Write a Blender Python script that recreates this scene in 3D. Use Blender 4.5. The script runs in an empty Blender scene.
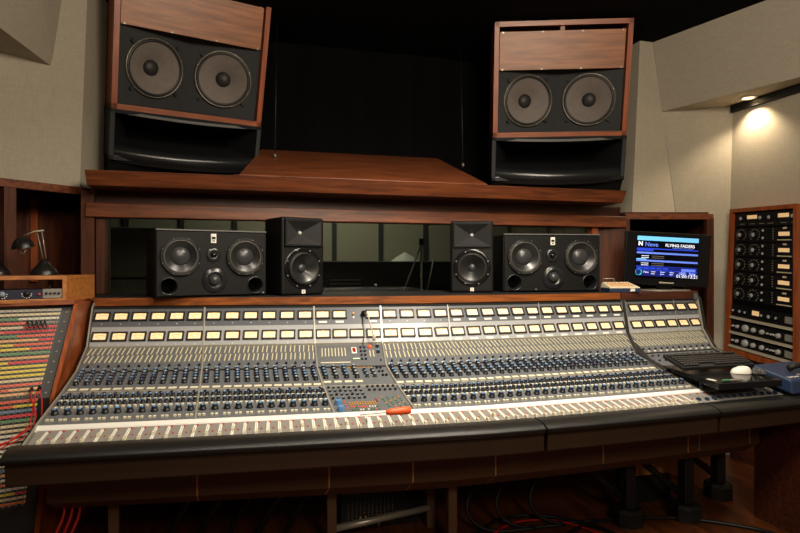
import bpy, math, random
from mathutils import Vector, Matrix
random.seed(7)
PI = math.pi
sc = bpy.context.scene
COL = sc.collection
# ------------------------------------------------------------------ materials
def lin(c):
    o = []
    for v in c:
        v /= 255.0
        o.append(v / 12.92 if v <= .04045 else ((v + .055) / 1.055) ** 2.4)
    return (o[0], o[1], o[2], 1)
MATS = {}
def mat(name, col, rough=.5, metal=0, emit=0, ecol=None, spec=.5, trans=0, ior=1.45, noise=0, scale=40, bump=0, bscale=300, stretch=(1, 1, 1), col2=None):
    m = bpy.data.materials.new(name); m.use_nodes = True
    nt = m.node_tree; b = nt.nodes['Principled BSDF']
    c = lin(col)
    b.inputs['Base Color'].default_value = c
    b.inputs['Roughness'].default_value = rough
    b.inputs['Metallic'].default_value = metal
    b.inputs['Specular IOR Level'].default_value = spec
    b.inputs['Transmission Weight'].default_value = trans
    b.inputs['IOR'].default_value = ior
    if emit:
        b.inputs['Emission Color'].default_value = lin(ecol or col)
        b.inputs['Emission Strength'].default_value = emit
    if noise or bump:
        tc = nt.nodes.new('ShaderNodeTexCoord'); mp = nt.nodes.new('ShaderNodeMapping')
        mp.inputs['Scale'].default_value = stretch
        nt.links.new(tc.outputs['Object'], mp.inputs['Vector'])
    if noise:
        n = nt.nodes.new('ShaderNodeTexNoise'); n.inputs['Scale'].default_value = scale; n.inputs['Detail'].default_value = 5
        r = nt.nodes.new('ShaderNodeValToRGB')
        d = lin(col2) if col2 else tuple([v * (1 - noise) for v in c[:3]] + [1])
        r.color_ramp.elements[0].color = d; r.color_ramp.elements[1].color = c
        r.color_ramp.elements[0].position = .35; r.color_ramp.elements[1].position = .65
        nt.links.new(mp.outputs[0], n.inputs['Vector']); nt.links.new(n.outputs['Fac'], r.inputs['Fac'])
        nt.links.new(r.outputs[0], b.inputs['Base Color'])
    if bump:
        n2 = nt.nodes.new('ShaderNodeTexNoise'); n2.inputs['Scale'].default_value = bscale
        bp = nt.nodes.new('ShaderNodeBump'); bp.inputs['Strength'].default_value = bump; bp.inputs['Distance'].default_value = .002
        nt.links.new(mp.outputs[0], n2.inputs['Vector']); nt.links.new(n2.outputs['Fac'], bp.inputs['Height'])
        nt.links.new(bp.outputs[0], b.inputs['Normal'])
    MATS[name] = m
    return m
def wood(name, c1, c2, rough=.4, st=(1.2, 14, 14), sc_=3.0):
    m = bpy.data.materials.new(name); m.use_nodes = True
    nt = m.node_tree; b = nt.nodes['Principled BSDF']; b.inputs['Roughness'].default_value = rough
    tc = nt.nodes.new('ShaderNodeTexCoord'); mp = nt.nodes.new('ShaderNodeMapping'); mp.inputs['Scale'].default_value = st
    n = nt.nodes.new('ShaderNodeTexNoise'); n.inputs['Scale'].default_value = sc_; n.inputs['Detail'].default_value = 8; n.inputs['Distortion'].default_value = .6
    r = nt.nodes.new('ShaderNodeValToRGB')
    r.color_ramp.elements[0].color = lin(c2); r.color_ramp.elements[1].color = lin(c1)
    r.color_ramp.elements[0].position = .33; r.color_ramp.elements[1].position = .66
    nt.links.new(tc.outputs['Object'], mp.inputs['Vector']); nt.links.new(mp.outputs[0], n.inputs['Vector'])
    nt.links.new(n.outputs['Fac'], r.inputs['Fac']); nt.links.new(r.outputs[0], b.inputs['Base Color'])
    MATS[name] = m
    return m
def fabric(name, col, col2):
    m = bpy.data.materials.new(name); m.use_nodes = True
    nt = m.node_tree; b = nt.nodes['Principled BSDF']; b.inputs['Roughness'].default_value = .95; b.inputs['Specular IOR Level'].default_value = .1
    tc = nt.nodes.new('ShaderNodeTexCoord'); outs = []
    for st in ((14, 14, 260), (220, 220, 12)):
        mp = nt.nodes.new('ShaderNodeMapping'); mp.inputs['Scale'].default_value = st
        n = nt.nodes.new('ShaderNodeTexNoise'); n.inputs['Scale'].default_value = 1; n.inputs['Detail'].default_value = 3
        nt.links.new(tc.outputs['Object'], mp.inputs['Vector']); nt.links.new(mp.outputs[0], n.inputs['Vector']); outs.append(n)
    ma = nt.nodes.new('ShaderNodeMath'); ma.operation = 'ADD'
    nt.links.new(outs[0].outputs['Fac'], ma.inputs[0]); nt.links.new(outs[1].outputs['Fac'], ma.inputs[1])
    mh = nt.nodes.new('ShaderNodeMath'); mh.operation = 'MULTIPLY'; mh.inputs[1].default_value = .5
    nt.links.new(ma.outputs[0], mh.inputs[0])
    r = nt.nodes.new('ShaderNodeValToRGB'); r.color_ramp.elements[0].position = .38; r.color_ramp.elements[1].position = .62
    r.color_ramp.elements[0].color = lin(col2); r.color_ramp.elements[1].color = lin(col)
    nt.links.new(mh.outputs[0], r.inputs['Fac']); nt.links.new(r.outputs[0], b.inputs['Base Color'])
    bp = nt.nodes.new('ShaderNodeBump'); bp.inputs['Strength'].default_value = .3; bp.inputs['Distance'].default_value = .001
    nt.links.new(mh.outputs[0], bp.inputs['Height']); nt.links.new(bp.outputs[0], b.inputs['Normal'])
    MATS[name] = m
wood('wood_red', (126, 68, 36), (80, 40, 21), .42)
wood('wood_dark', (88, 44, 26), (56, 28, 17), .45)
wood('wood_panel', (166, 106, 64), (122, 74, 43), .42)
wood('wood_edge', (158, 88, 50), (122, 64, 36), .4)
wood('wood_ledge', (150, 84, 36), (100, 52, 22), .4)
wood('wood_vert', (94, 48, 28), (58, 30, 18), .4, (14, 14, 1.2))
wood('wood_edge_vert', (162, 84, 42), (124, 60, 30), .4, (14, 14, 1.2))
wood('wood_box', (176, 112, 52), (138, 82, 36), .45)
wood('floorwood', (112, 60, 29), (72, 37, 17), .35, (9, 1.2, 9))
fabric('fabric', (176, 168, 152), (164, 156, 140))
mat('curtain', (9, 9, 9), .95, spec=.1, noise=.4, scale=3, stretch=(6, 6, .4))
mat('black', (20, 20, 20), .6)
mat('blackmatte', (12, 12, 12), .9, spec=.2)
mat('speakerblack', (9, 9, 9), .55, spec=.28, bump=.1, bscale=500)
mat('gloss', (14, 14, 15), .2)
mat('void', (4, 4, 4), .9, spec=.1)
mat('baffle', (48, 50, 52), .8, noise=.25, scale=90)
mat('horn', (30, 31, 33), .25)
mat('rimdark', (66, 64, 58), .4)
mat('hornlip', (98, 98, 96), .5)
mat('cone', (122, 114, 108), .75, noise=.12, scale=30)
mat('cone_ring', (44, 42, 41), .6)
mat('rim', (120, 116, 104), .35, metal=.6)
mat('dustcap', (40, 38, 38), .5)
mat('surround', (26, 26, 26), .45)
mat('coneblack', (30, 30, 30), .3, spec=.7)
mat('dome', (52, 52, 54), .3)
mat('steel', (160, 158, 150), .35, metal=.5)
mat('white', (225, 222, 212), .5)
mat('panelgrey', (96, 99, 102), .45, noise=.08, scale=20)
mat('panelgrey2', (150, 152, 154), .33)
mat('meterpanel', (84, 87, 92), .4)
mat('faderpanel', (128, 124, 118), .45)
mat('alu', (228, 226, 220), .35, metal=.1)
mat('trimalu', (176, 172, 160), .35, metal=.5)
mat('meterframe', (34, 30, 27), .5)
mat('meterface', (240, 220, 184), .5, emit=.36, ecol=(255, 192, 118))
mat('meterlamp', (255, 220, 150), .5, emit=1.0, ecol=(255, 190, 110))
mat('meterink', (120, 84, 50), .6)
mat('knobblack', (22, 24, 30), .4)
mat('capblue', (84, 126, 170), .35)
mat('capgrey', (132, 146, 158), .35)
mat('capnavy', (38, 46, 92), .4)
mat('cream', (214, 206, 178), .45)
mat('bar', (196, 188, 156), .5)
mat('red', (176, 40, 30), .4)
mat('redled', (120, 16, 14), .3, emit=.3, ecol=(200, 20, 10))
mat('orange', (235, 92, 44), .45)
mat('amber', (196, 140, 40), .4)
mat('green', (52, 108, 76), .5)
mat('leather', (16, 15, 14), .42, bump=.35, bscale=350)
mat('modesty2', (78, 54, 34), .6)
mat('modesty', (44, 29, 18), .6, spec=.25, noise=.15, scale=8)
mat('tan', (196, 140, 84), .5)
mat('legbrown', (92, 66, 44), .5)
mat('cable_black', (14, 14, 14), .5)
mat('cable_red', (190, 30, 22), .45)
mat('bezel', (16, 16, 18), .25)
mat('screenblack', (4, 5, 14), .2, emit=.05, ecol=(8, 10, 40))
mat('scrblue', (30, 60, 200), .4, emit=.6, ecol=(40, 70, 215))
mat('scrlight', (110, 190, 240), .4, emit=.7, ecol=(110, 195, 245))
mat('scrwhite', (235, 240, 250), .4, emit=.9, ecol=(225, 232, 250))
mat('scrmid', (100, 130, 235), .4, emit=.6, ecol=(95, 125, 235))
mat('scrdeep', (12, 22, 96), .4, emit=.6, ecol=(14, 26, 120))
mat('scrgreen', (60, 200, 160), .4, emit=1.0, ecol=(60, 215, 170))
mat('bluebox', (34, 50, 78), .45)
mat('navy', (26, 32, 52), .4)
mat('beige', (216, 206, 178), .5)
mat('keyblack', (26, 26, 28), .45)
mat('traytop', (22, 22, 23), .15)
mat('trayclear', (200, 200, 200), .05, trans=.9)
mat('lampblack', (24, 22, 21), .35)
mat('waveguide', (46, 46, 46), .35)
mat('livewall', (112, 109, 92), .9)
mat('livedark', (26, 28, 27), .8)
mat('livegrey', (120, 122, 112), .7)
mat('rackblack', (17, 17, 18), .45)
mat('strip', (176, 168, 148), .4)
mat('knobsilver', (176, 176, 176), .35, metal=.2)
mat('ceilblack', (10, 10, 10), .95, spec=.1)
mat('plain', (110, 100, 84), .95)
mat('lampglow', (255, 230, 180), .5, emit=14, ecol=(255, 214, 150))
g = mat('glass', (215, 222, 215), .0, trans=1.0, ior=1.45)
for nme, c in dict(p_red=(214, 104, 84), p_pink=(206, 74, 84), p_green=(104, 142, 104), p_yel=(214, 194, 84), p_cream=(206, 190, 156), p_peach=(216, 166, 116), p_white=(206, 202, 188), p_blue=(112, 134, 160), p_grey=(128, 124, 116), p_orange=(212, 122, 70)).items():
    mat(nme, c, .6)
# ------------------------------------------------------------------ builder
class MB:
    def __init__(s, warp=None):
        s.v = []; s.f = []; s.m = []; s.sm = []; s.mats = []; s.M = Matrix.Identity(4); s.warp = warp
    def mi(s, name):
        if name not in s.mats: s.mats.append(name)
        return s.mats.index(name)
    def add(s, vs, fs, m, sm=False):
        b = len(s.v); i = s.mi(m)
        for p in vs:
            q = s.M @ Vector(p)
            if s.warp: q = Vector(s.warp(q))
            s.v.append(q)
        for f in fs:
            s.f.append([b + k for k in f]); s.m.append(i); s.sm.append(sm)
        return s
    def box(s, c, d, m, sm=False):
        x, y, z = c; a, b, h = d[0] / 2, d[1] / 2, d[2] / 2
        return s.hexa([(x - a, y - b, z - h), (x + a, y - b, z - h), (x + a, y + b, z - h), (x - a, y + b, z - h),
                       (x - a, y - b, z + h), (x + a, y - b, z + h), (x + a, y + b, z + h), (x - a, y + b, z + h)], m)
    def hexa(s, p, m):
        return s.add(p, [(3, 2, 1, 0), (4, 5, 6, 7), (0, 1, 5, 4), (1, 2, 6, 5), (2, 3, 7, 6), (3, 0, 4, 7)], m)
    def slab(s, quad, off, m):      # a quad given thickness along a vector
        o = Vector(off)
        return s.hexa([tuple(Vector(q) + o) for q in quad] + list(quad), m)
    def ext(s, prof, x0, x1, m, seg=1, sm=False, caps=True):   # closed yz profile swept along x
        n = len(prof); vs = []; fs = []
        for k in range(seg + 1):
            x = x0 + (x1 - x0) * k / seg
            vs += [(x, p[0], p[1]) for p in prof]
        for k in range(seg):
            for j in range(n):
                a = k * n + j; b = k * n + (j + 1) % n
                fs.append((a, b, b + n, a + n))
        s.add(vs, fs, m, sm)
        if caps:
            s.add([(x0, p[0], p[1]) for p in prof], [tuple(range(n))], m)
            s.add([(x1, p[0], p[1]) for p in prof], [tuple(range(n))[::-1]], m)
        return s
    def pext(s, poly, z0, z1, m):   # xy polygon extruded in z
        n = len(poly)
        s.add([(p[0], p[1], z0) for p in poly] + [(p[0], p[1], z1) for p in poly],
              [tuple(range(n))[::-1], tuple(range(n, 2 * n))] + [(i, (i + 1) % n, (i + 1) % n + n, i + n) for i in range(n)], m)
        return s
    def lathe(s, prof, m, n=20, T=None, sm=True):
        T = T or Matrix.Identity(4); vs = []; fs = []
        for r, z in prof:
            for k in range(n):
                a = 2 * PI * k / n
                vs.append(tuple(T @ Vector((r * math.cos(a), r * math.sin(a), z))))
        for i in range(len(prof) - 1):
            for k in range(n):
                a = i * n + k; b = i * n + (k + 1) % n
                fs.append((a, b, b + n, a + n))
        s.add(vs, fs, m, sm)
        return s
    def disc(s, r, z, m, n=20, T=None):
        T = T or Matrix.Identity(4)
        s.add([tuple(T @ Vector((r * math.cos(2 * PI * k / n), r * math.sin(2 * PI * k / n), z))) for k in range(n)], [tuple(range(n))], m)
        return s
    def cyl(s, r, z0, z1, m, n=16, T=None, r2=None):
        r2 = r if r2 is None else r2
        T = T or Matrix.Identity(4)
        s.lathe([(r, z0), (r2, z1)], m, n, T, True); s.disc(r2, z1, m, n, T)
        s.add([tuple(T @ Vector((r * math.cos(2 * PI * k / n), r * math.sin(2 * PI * k / n), z0))) for k in range(n)], [tuple(range(n))[::-1]], m)
        return s
    def tube(s, pts, r, m, n=8):
        pts = [Vector(p) for p in pts]; rings = []; up = Vector((.13, .21, .97))
        for i, p in enumerate(pts):
            d = (pts[min(i + 1, len(pts) - 1)] - pts[max(i - 1, 0)]).normalized()
            if abs(d.dot(up)) > .97: up = Vector((1, .1, .05))
            a = d.cross(up).normalized(); b = d.cross(a)
            rings.append([tuple(p + a * (r * math.cos(2 * PI * k / n)) + b * (r * math.sin(2 * PI * k / n))) for k in range(n)])
        vs = [q for rg in rings for q in rg]; fs = []
        for i in range(len(pts) - 1):
            for k in range(n):
                a = i * n + k; b = i * n + (k + 1) % n
                fs.append((a, b, b + n, a + n))
        fs.append(tuple(range(n))[::-1]); fs.append(tuple(range(len(vs) - n, len(vs))))
        return s.add(vs, fs, m, True)
    def text(s, body, size, m, T, ext=.0004, align='CENTER', bold=0):
        cu = bpy.data.curves.new('lettering', 'FONT'); cu.body = body; cu.size = size; cu.extrude = ext; cu.align_x = align; cu.align_y = 'CENTER'
        cu.resolution_u = 2; cu.offset = bold
        o = bpy.data.objects.new('lettering', cu); COL.objects.link(o)
        dg = bpy.context.evaluated_depsgraph_get(); me = bpy.data.meshes.new_from_object(o.evaluated_get(dg))
        s.add([tuple(T @ v.co) for v in me.vertices], [tuple(p.vertices) for p in me.polygons], m)
        bpy.data.objects.remove(o); bpy.data.curves.remove(cu); bpy.data.meshes.remove(me)
        return s
    def build(s, name, parent=None, world=True, bevel=0, bseg=2, origin=None):
        me = bpy.data.meshes.new(name)
        off = Vector((0, 0, 0))
        P = parent.matrix_basis.copy() if parent is not None else Matrix.Identity(4)
        if parent is not None and parent.parent is not None: P = parent.parent.matrix_basis @ P
        vs = s.v
        if world and parent is not None:
            I = P.inverted(); vs = [I @ v for v in vs]
        if vs:
            if parent is None:
                lo = [min(v[k] for v in vs) for k in range(3)]; hi = [max(v[k] for v in vs) for k in range(3)]
                off = Vector(((lo[0] + hi[0]) / 2, (lo[1] + hi[1]) / 2, lo[2]))
            if origin is not None: off = Vector(origin)
            vs = [v - off for v in vs]
        me.from_pydata([tuple(v) for v in vs], [], s.f)
        for n in s.mats: me.materials.append(MATS[n])
        me.polygons.foreach_set('material_index', s.m)
        me.polygons.foreach_set('use_smooth', s.sm)
        me.update()
        o = bpy.data.objects.new(name, me); COL.objects.link(o); o.location = off
        if parent is not None: o.parent = parent
        if bevel:
            bm = o.modifiers.new('bevel', 'BEVEL'); bm.width = bevel; bm.segments = bseg; bm.limit_method = 'ANGLE'; bm.angle_limit = math.radians(40)
        return o
def tag(o, label=None, cat=None, group=None, kind=None):
    if label: o['label'] = label
    if cat: o['category'] = cat
    if group: o['group'] = group
    if kind: o['kind'] = kind
    return o
def empty(name, loc, rz=0, rx=0, ry=0, label=None, cat=None, group=None):
    o = bpy.data.objects.new(name, None); COL.objects.link(o); o.empty_display_size = .1
    o.matrix_basis = Matrix.Translation(loc) @ Matrix.Rotation(rz, 4, 'Z') @ Matrix.Rotation(rx, 4, 'X') @ Matrix.Rotation(ry, 4, 'Y')
    return tag(o, label, cat, group)
def TR(x, y, z): return Matrix.Translation((x, y, z))
def RX(a): return Matrix.Rotation(a, 4, 'X')
def RY(a): return Matrix.Rotation(a, 4, 'Y')
def RZ(a): return Matrix.Rotation(a, 4, 'Z')
FR = RX(PI / 2)          # local +z -> -y (towards viewer of a front)
def frame_from(z, p, xhint=(1, 0, 0)):
    z = Vector(z).normalized(); x = Vector(xhint); x = (x - z * x.dot(z)).normalized(); y = z.cross(x)
    return Matrix(((x.x, y.x, z.x, p[0]), (x.y, y.y, z.y, p[1]), (x.z, y.z, z.z, p[2]), (0, 0, 0, 1)))
# ------------------------------------------------------------------ camera
F_PX = 600.0; YAW = math.radians(15.8); EYE = 1.40
cam = bpy.data.cameras.new('camera'); co = bpy.data.objects.new('camera', cam); COL.objects.link(co)
co.location = (0, 0, EYE); co.rotation_euler = (PI / 2, 0, -YAW)
cam.sensor_width = 36; cam.lens = 36 * F_PX / 800; cam.shift_y = -1.0 / 800; cam.clip_start = .05
sc.camera = co
def ray(x, y):
    return Vector((math.sin(YAW) + (x - 400) / F_PX * math.cos(YAW), math.cos(YAW) - (x - 400) / F_PX * math.sin(YAW), -(y - 265.5) / F_PX))
def onY(x, y, Y): r = ray(x, y); return Vector((0, 0, EYE)) + r * (Y / r.y)
def onX(x, y, X): r = ray(x, y); return Vector((0, 0, EYE)) + r * (X / r.x)
def onZ(x, y, Z): r = ray(x, y); return Vector((0, 0, EYE)) + r * ((Z - EYE) / r.z)
# ------------------------------------------------------------------ setting
def st(mb, name, **k): return tag(mb.build(name, **k), kind='structure')
st(MB().box((1, 2, -.05), (9, 9, .1), 'floorwood'), 'floor')
CZ = 3.09
st(MB().box((1, 2.6, CZ + .05), (9, 10.2, .1), 'ceilblack'), 'ceiling')
# curtain wall behind the monitors
m = MB(); n = 120; vs = []; fs = []
for i in range(n + 1):
    x = -1.4 + 5.4 * i / n; y = 4.62 + .012 * math.sin(i * 1.1) + .01 * math.sin(i * .37)
    vs += [(x, y, 1.84), (x, y, CZ)]
for i in range(n): fs.append((2 * i, 2 * i + 2, 2 * i + 3, 2 * i + 1))
m.add(vs, fs, 'curtain', True); m.box((1.3, 4.7, 2.47), (5.4, .08, 1.26), 'curtain')
st(m, 'wall_front')
# left splayed wall (fabric), direction (.72,.695)
A = Vector((-.85, 3.9, 0)); D = Vector((.72, .695, 0)); NB = Vector((-.695, .72, 0))
def lw(s, z, o=0): p = A - D * s + NB * o; return (p.x, p.y, z)
m = MB()
m.hexa([lw(1.7, 1.86), lw(0, 1.86), lw(0, 1.86, .1), lw(1.7, 1.86, .1), lw(1.7, CZ), (-.80, 3.87, CZ), lw(0, CZ, .1), lw(1.7, CZ, .1)], 'fabric')
m.hexa([(-.85, 3.9, 1.86), (-.80, 4.62, 1.86), (-.92, 4.62, 1.86), (-.95, 3.95, 1.86), (-.80, 3.87, CZ), (-.72, 4.62, CZ), (-.92, 4.62, CZ), (-.95, 3.95, CZ)], 'fabric')
m.box((-2.12, .4, 1.55), (.1, 4.8, 3.1), 'plain')
st(m, 'wall_left')
# lower niche in the left wall
m = MB()
m.hexa([lw(1.7, .2, .45), lw(-.5, .2, .45), lw(-.5, .2, .5), lw(1.7, .2, .5), lw(1.7, 1.86, .45), lw(-.5, 1.86, .45), lw(-.5, 1.86, .5), lw(1.7, 1.86, .5)], 'wood_vert')
m.hexa([(-.83, 3.95, .2), (-.80, 3.95, .2), (-.80, 4.56, .2), (-.83, 4.56, .2), (-.83, 3.95, 1.86), (-.80, 3.95, 1.86), (-.80, 4.56, 1.86), (-.83, 4.56, 1.86)], 'wood_vert')
st(m, 'trim_1')
m = MB()
m.hexa([lw(1.7, 1.815, -.02), lw(0, 1.815, -.02), lw(0, 1.815, .03), lw(1.7, 1.815, .03), lw(1.7, 1.858, -.02), lw(0, 1.858, -.02), lw(0, 1.858, .03), lw(1.7, 1.858, .03)], 'wood_red')
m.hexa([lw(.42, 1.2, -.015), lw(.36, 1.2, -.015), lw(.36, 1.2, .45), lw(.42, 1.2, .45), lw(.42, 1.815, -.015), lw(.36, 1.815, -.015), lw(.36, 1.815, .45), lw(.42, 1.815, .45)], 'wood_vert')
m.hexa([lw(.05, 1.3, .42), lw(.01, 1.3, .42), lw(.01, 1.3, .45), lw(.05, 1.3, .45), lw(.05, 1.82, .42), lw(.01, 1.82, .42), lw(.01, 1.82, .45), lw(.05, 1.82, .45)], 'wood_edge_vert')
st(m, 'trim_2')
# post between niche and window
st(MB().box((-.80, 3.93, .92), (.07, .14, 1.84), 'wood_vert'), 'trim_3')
# left soffit
m = MB()
lo = [(-.957, 3.797), (-1.038, 3.21), (-1.2, 2.0), (-2.1, 1.5), (-2.07, 2.72)]
hi = [(-.885, 3.86), (-.93, 3.21), (-1.05, 2.0), (-2.1, 1.5), (-2.05, 2.75)]
m.add([(p[0], p[1], 2.514) for p in lo] + [(p[0], p[1], CZ) for p in hi], [(4, 3, 2, 1, 0)] + [(i, (i + 1) % 5, (i + 1) % 5 + 5, i + 5) for i in range(5)], 'fabric')
st(m, 'trim_4')
# right wall: leaning panel A, panel B, side wall C, soffit
m = MB()
m.slab([(2.895, 3.85, 1.775), (3.288, 3.85, 1.775), (3.078, 3.85, CZ), (2.965, 3.85, CZ)], (0, .06, 0), 'fabric')
m.hexa([(2.895, 3.85, 1.775), (2.96, 3.91, 1.775), (2.96, 4.66, 1.775), (2.90, 4.66, 1.775), (2.965, 3.85, CZ), (3.03, 3.91, CZ), (3.03, 4.66, CZ), (2.97, 4.66, CZ)], 'fabric')
m.slab([(3.292, 3.85, 1.775), (3.55, 3.60, 1.75), (3.55, 3.57, 2.60), (3.156, 3.85, 2.60)], (.05, .05, 0), 'fabric')
m.slab([(3.475, 3.672, 0), (3.55, 3.60, 0), (3.55, 3.60, 1.76), (3.475, 3.672, 1.775)], (.06, .06, 0), 'fabric')
m.box((3.60, .95, 1.55), (.1, 5.3, 3.1), 'fabric')
st(m, 'wall_right')
m = MB()
lo = [(3.161, 3.85), (3.56, 3.58), (3.56, 2.276)]
hi = [(3.08, 3.85), (3.56, 3.58), (3.56, 1.957)]
m.add([(p[0], p[1], 2.57) for p in lo] + [(p[0], p[1], CZ) for p in hi], [(0, 1, 2), (5, 4, 3)] + [(i, i + 3, (i + 1) % 3 + 3, (i + 1) % 3) for i in range(3)], 'fabric')
st(m, 'trim_5')
st(MB().box((3.535, 3.0, 2.545), (.03, 1.13, .05), 'black'), 'trim_6')
st(MB().box((3.53, 1.6, .33), (.04, 3.9, .66), 'wood_dark'), 'baseboard_right')
# back wall behind the camera
st(MB().box((.7, -2.1, 1.55), (6, .1, 3.1), 'plain'), 'wall_back')
# right niche with wood frame
m = MB()
q0 = Vector((2.84, 3.86, 0)); q1 = Vector((3.475, 3.69, 0)); dd = (q1 - q0).normalized(); nn = Vector((-dd.y, dd.x, 0))
L = (q1 - q0).length
def rn(s, z, o): p = q0 + dd * s + nn * o; return (p.x, p.y, z)
def rbar(a, b, z0, z1, o0, o1, mt): m.hexa([rn(a, z0, o0), rn(b, z0, o0), rn(b, z0, o1), rn(a, z0, o1), rn(a, z1, o0), rn(b, z1, o0), rn(b, z1, o1), rn(a, z1, o1)], mt)
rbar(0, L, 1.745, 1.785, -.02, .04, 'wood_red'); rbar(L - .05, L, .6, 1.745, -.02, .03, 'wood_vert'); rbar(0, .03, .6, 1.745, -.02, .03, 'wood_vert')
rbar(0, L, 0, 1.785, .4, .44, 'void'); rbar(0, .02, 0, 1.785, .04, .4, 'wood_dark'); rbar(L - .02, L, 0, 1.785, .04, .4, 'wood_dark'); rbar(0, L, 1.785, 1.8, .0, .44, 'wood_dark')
st(m, 'trim_7')
# header over window
m = MB(); m.box((1.02, 3.90, 1.724), (3.66, .12, .083), 'wood_red'); m.box((1.02, 3.95, 1.80), (3.66, .05, .09), 'wood_dark')  # dark wood of the recess paints the shadow gap under the hood
st(m, 'trim_8', bevel=.006)
# sill wall under window (dark), window frames, glass
st(MB().box((1.02, 3.96, .6), (3.66, .08, 1.2), 'wood_dark'), 'trim_9')
m = MB()
m.box((-.735, 3.93, 1.46), (.045, .1, .45), 'wood_vert'); m.box((2.60, 3.93, 1.46), (.05, .1, .45), 'wood_edge_vert')
m.hexa([(2.63, 3.93, 1.22), (2.84, 3.86, 1.22), (2.84, 3.95, 1.22), (2.63, 3.98, 1.22), (2.63, 3.93, 1.69), (2.84, 3.86, 1.69), (2.84, 3.95, 1.69), (2.63, 3.98, 1.69)], 'wood_vert')
w = st(m, 'window_1')
gl = MB().box((.935, 3.96, 1.455), (3.35, .008, .46), 'glass').build('glass_pane', parent=w)
# hood over header: slanted wooden soffit carrying the main monitors
m = MB()
for a_, b_ in ((-.765, .02), (1.60, 2.68)):
    m.ext([(3.62, 1.925), (3.67, 1.845), (4.6, 1.84), (4.6, 1.925)], a_, b_, 'wood_red')
m.ext([(3.615, 1.93), (3.67, 1.845), (4.6, 1.84), (4.6, 1.93)], .02, 1.60, 'wood_red')
m.hexa([(.05, 3.615, 1.925), (1.62, 3.615, 1.925), (1.55, 4.55, 1.9), (.25, 4.55, 1.9), (.05, 3.617, 1.932), (1.62, 3.617, 1.932), (1.60, 4.55, 2.26), (.22, 4.55, 2.26)], 'wood_red')
st(m, 'trim_10', bevel=.003)
# ------------------------------------------------------------------ live room behind the glass
m = MB(); m.box((1, 5.4, -.05), (6, 2.9, .1), 'livedark'); st(m, 'trim_11')
m = MB(); m.box((1, 6.9, 1.4), (6.6, .1, 2.8), 'livewall')
for x in [-1.6 + .55 * i for i in range(11)]: m.box((x, 6.84, 1.4), (.05, .03, 2.8), 'livedark')
for x in (-2.2, 4.2): m.box((x, 5.8, 1.4), (.1, 2.2, 2.8), 'livewall')
st(m, 'trim_12')
t = empty('equipment_cabinet', (1.2, 5.6, 0), label='low dark equipment cabinet seen through the control room glass, right of centre', cat='cabinet')
MB().box((1.45, 5.6, .72), (2.0, .5, 1.44), 'livedark').build('body', t, bevel=.01)
mm = MB(); mm.box((1.0, 5.345, 1.2), (.36, .02, .24), 'black')
for k in range(5): mm.box((1.0, 5.33, 1.13 + k * .035), (.28, .012, .008), 'livegrey')
mm.build('vent_panel', t)
for x in (.72, 1.28): MB().lathe([(0, .02), (.01, .015), (.014, 0)], 'white', 10, TR(x, 5.34, 1.22) @ FR).build('indicator_lamp', t)
t = empty('grey_cabinet', (-.75, 5.2, 0), label='tall pale grey cabinet seen through the glass at far left of the window', cat='cabinet')
MB().box((-.72, 5.3, .85), (.35, .4, 1.7), 'livegrey').build('body', t, bevel=.01)
MB().box((-.72, 5.09, 1.30), (.34, .02, .02), 'livedark').build('handle_rail', t)
t = empty('lamp_stand', (1.62, 5.2, 0), label='small pale shaded lamp standing beyond the glass near the centre', cat='lamp')
MB().lathe([(.14, 1.44), (.10, 1.47), (.02, 1.52), (0, 1.53)], 'livegrey', 20, TR(1.62, 5.55, 0)).build('lamp_shade', t)
MB().cyl(.008, 1.44, 1.5, 'steel', 8, TR(1.62, 5.55, 0)).build('pole', t)
t = empty('microphone_stand', (1.42, 4.35, 0), label='thin folded microphone stand behind the glass beside the right two-way speaker', cat='stand')
MB().tube([(1.40, 4.35, 0), (1.40, 4.35, 1.60)], .008, 'steel').build('pole', t)
MB().tube([(1.24, 4.33, 1.18), (1.40, 4.35, 1.56)], .006, 'steel').build('boom', t)
MB().tube([(1.43, 4.33, 1.18), (1.50, 4.35, 1.45)], .006, 'steel').build('brace', t)
MB().box((1.40, 4.35, 1.58), (.03, .03, .05), 'black').build('clamp', t)
MB().cyl(.14, 0, .02, 'black', 20, TR(1.40, 4.35, 0)).build('base', t)
# ------------------------------------------------------------------ ledge behind console
def offx(x, y):
    k = .14 + (.25 - .14) * min(1, max(0, (y - 2.35) / .3))
    o = 0
    if x < 1.1: o += k * ((1.1 - x) / 1.8) ** 1.2
    else: o += .05 * ((x - 1.1) / 1.5) ** 2
    return o
def xw(x, y): return x * (1 - .08 * min(1, max(0, (3.24 - y) / .42))) if x > 0 else x
def W(p): return (xw(p[0], p[1]), p[1] + offx(p[0], p[1]), p[2])
m = MB()
def ledge(m, x0, x1, seg, mt):
    for k in range(seg):
        a = x0 + (x1 - x0) * k / seg; b = x0 + (x1 - x0) * (k + 1) / seg
        ya = 3.27 + offx(a, 3.3); yb = 3.27 + offx(b, 3.3)
        m.hexa([(a, ya, 1.184), (b, yb, 1.184), (b, 3.92, 1.184), (a, 3.92, 1.184), (a, ya, 1.225), (b, yb, 1.225), (b, 3.92, 1.225), (a, 3.92, 1.225)], mt)
        m.hexa([(a, ya + .012, 1.225), (b, yb + .012, 1.225), (b, 3.92, 1.225), (a, 3.92, 1.225), (a, ya + .012, 1.229), (b, yb + .012, 1.229), (b, 3.92, 1.229), (a, 3.92, 1.229)], 'black')
ledge(m, -.70, 2.40, 16, 'wood_ledge')
tag(m.build('ledge_shelf'), 'long wooden ledge shelf carrying the small monitors behind the mixing console', 'shelf')
m = MB()
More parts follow.
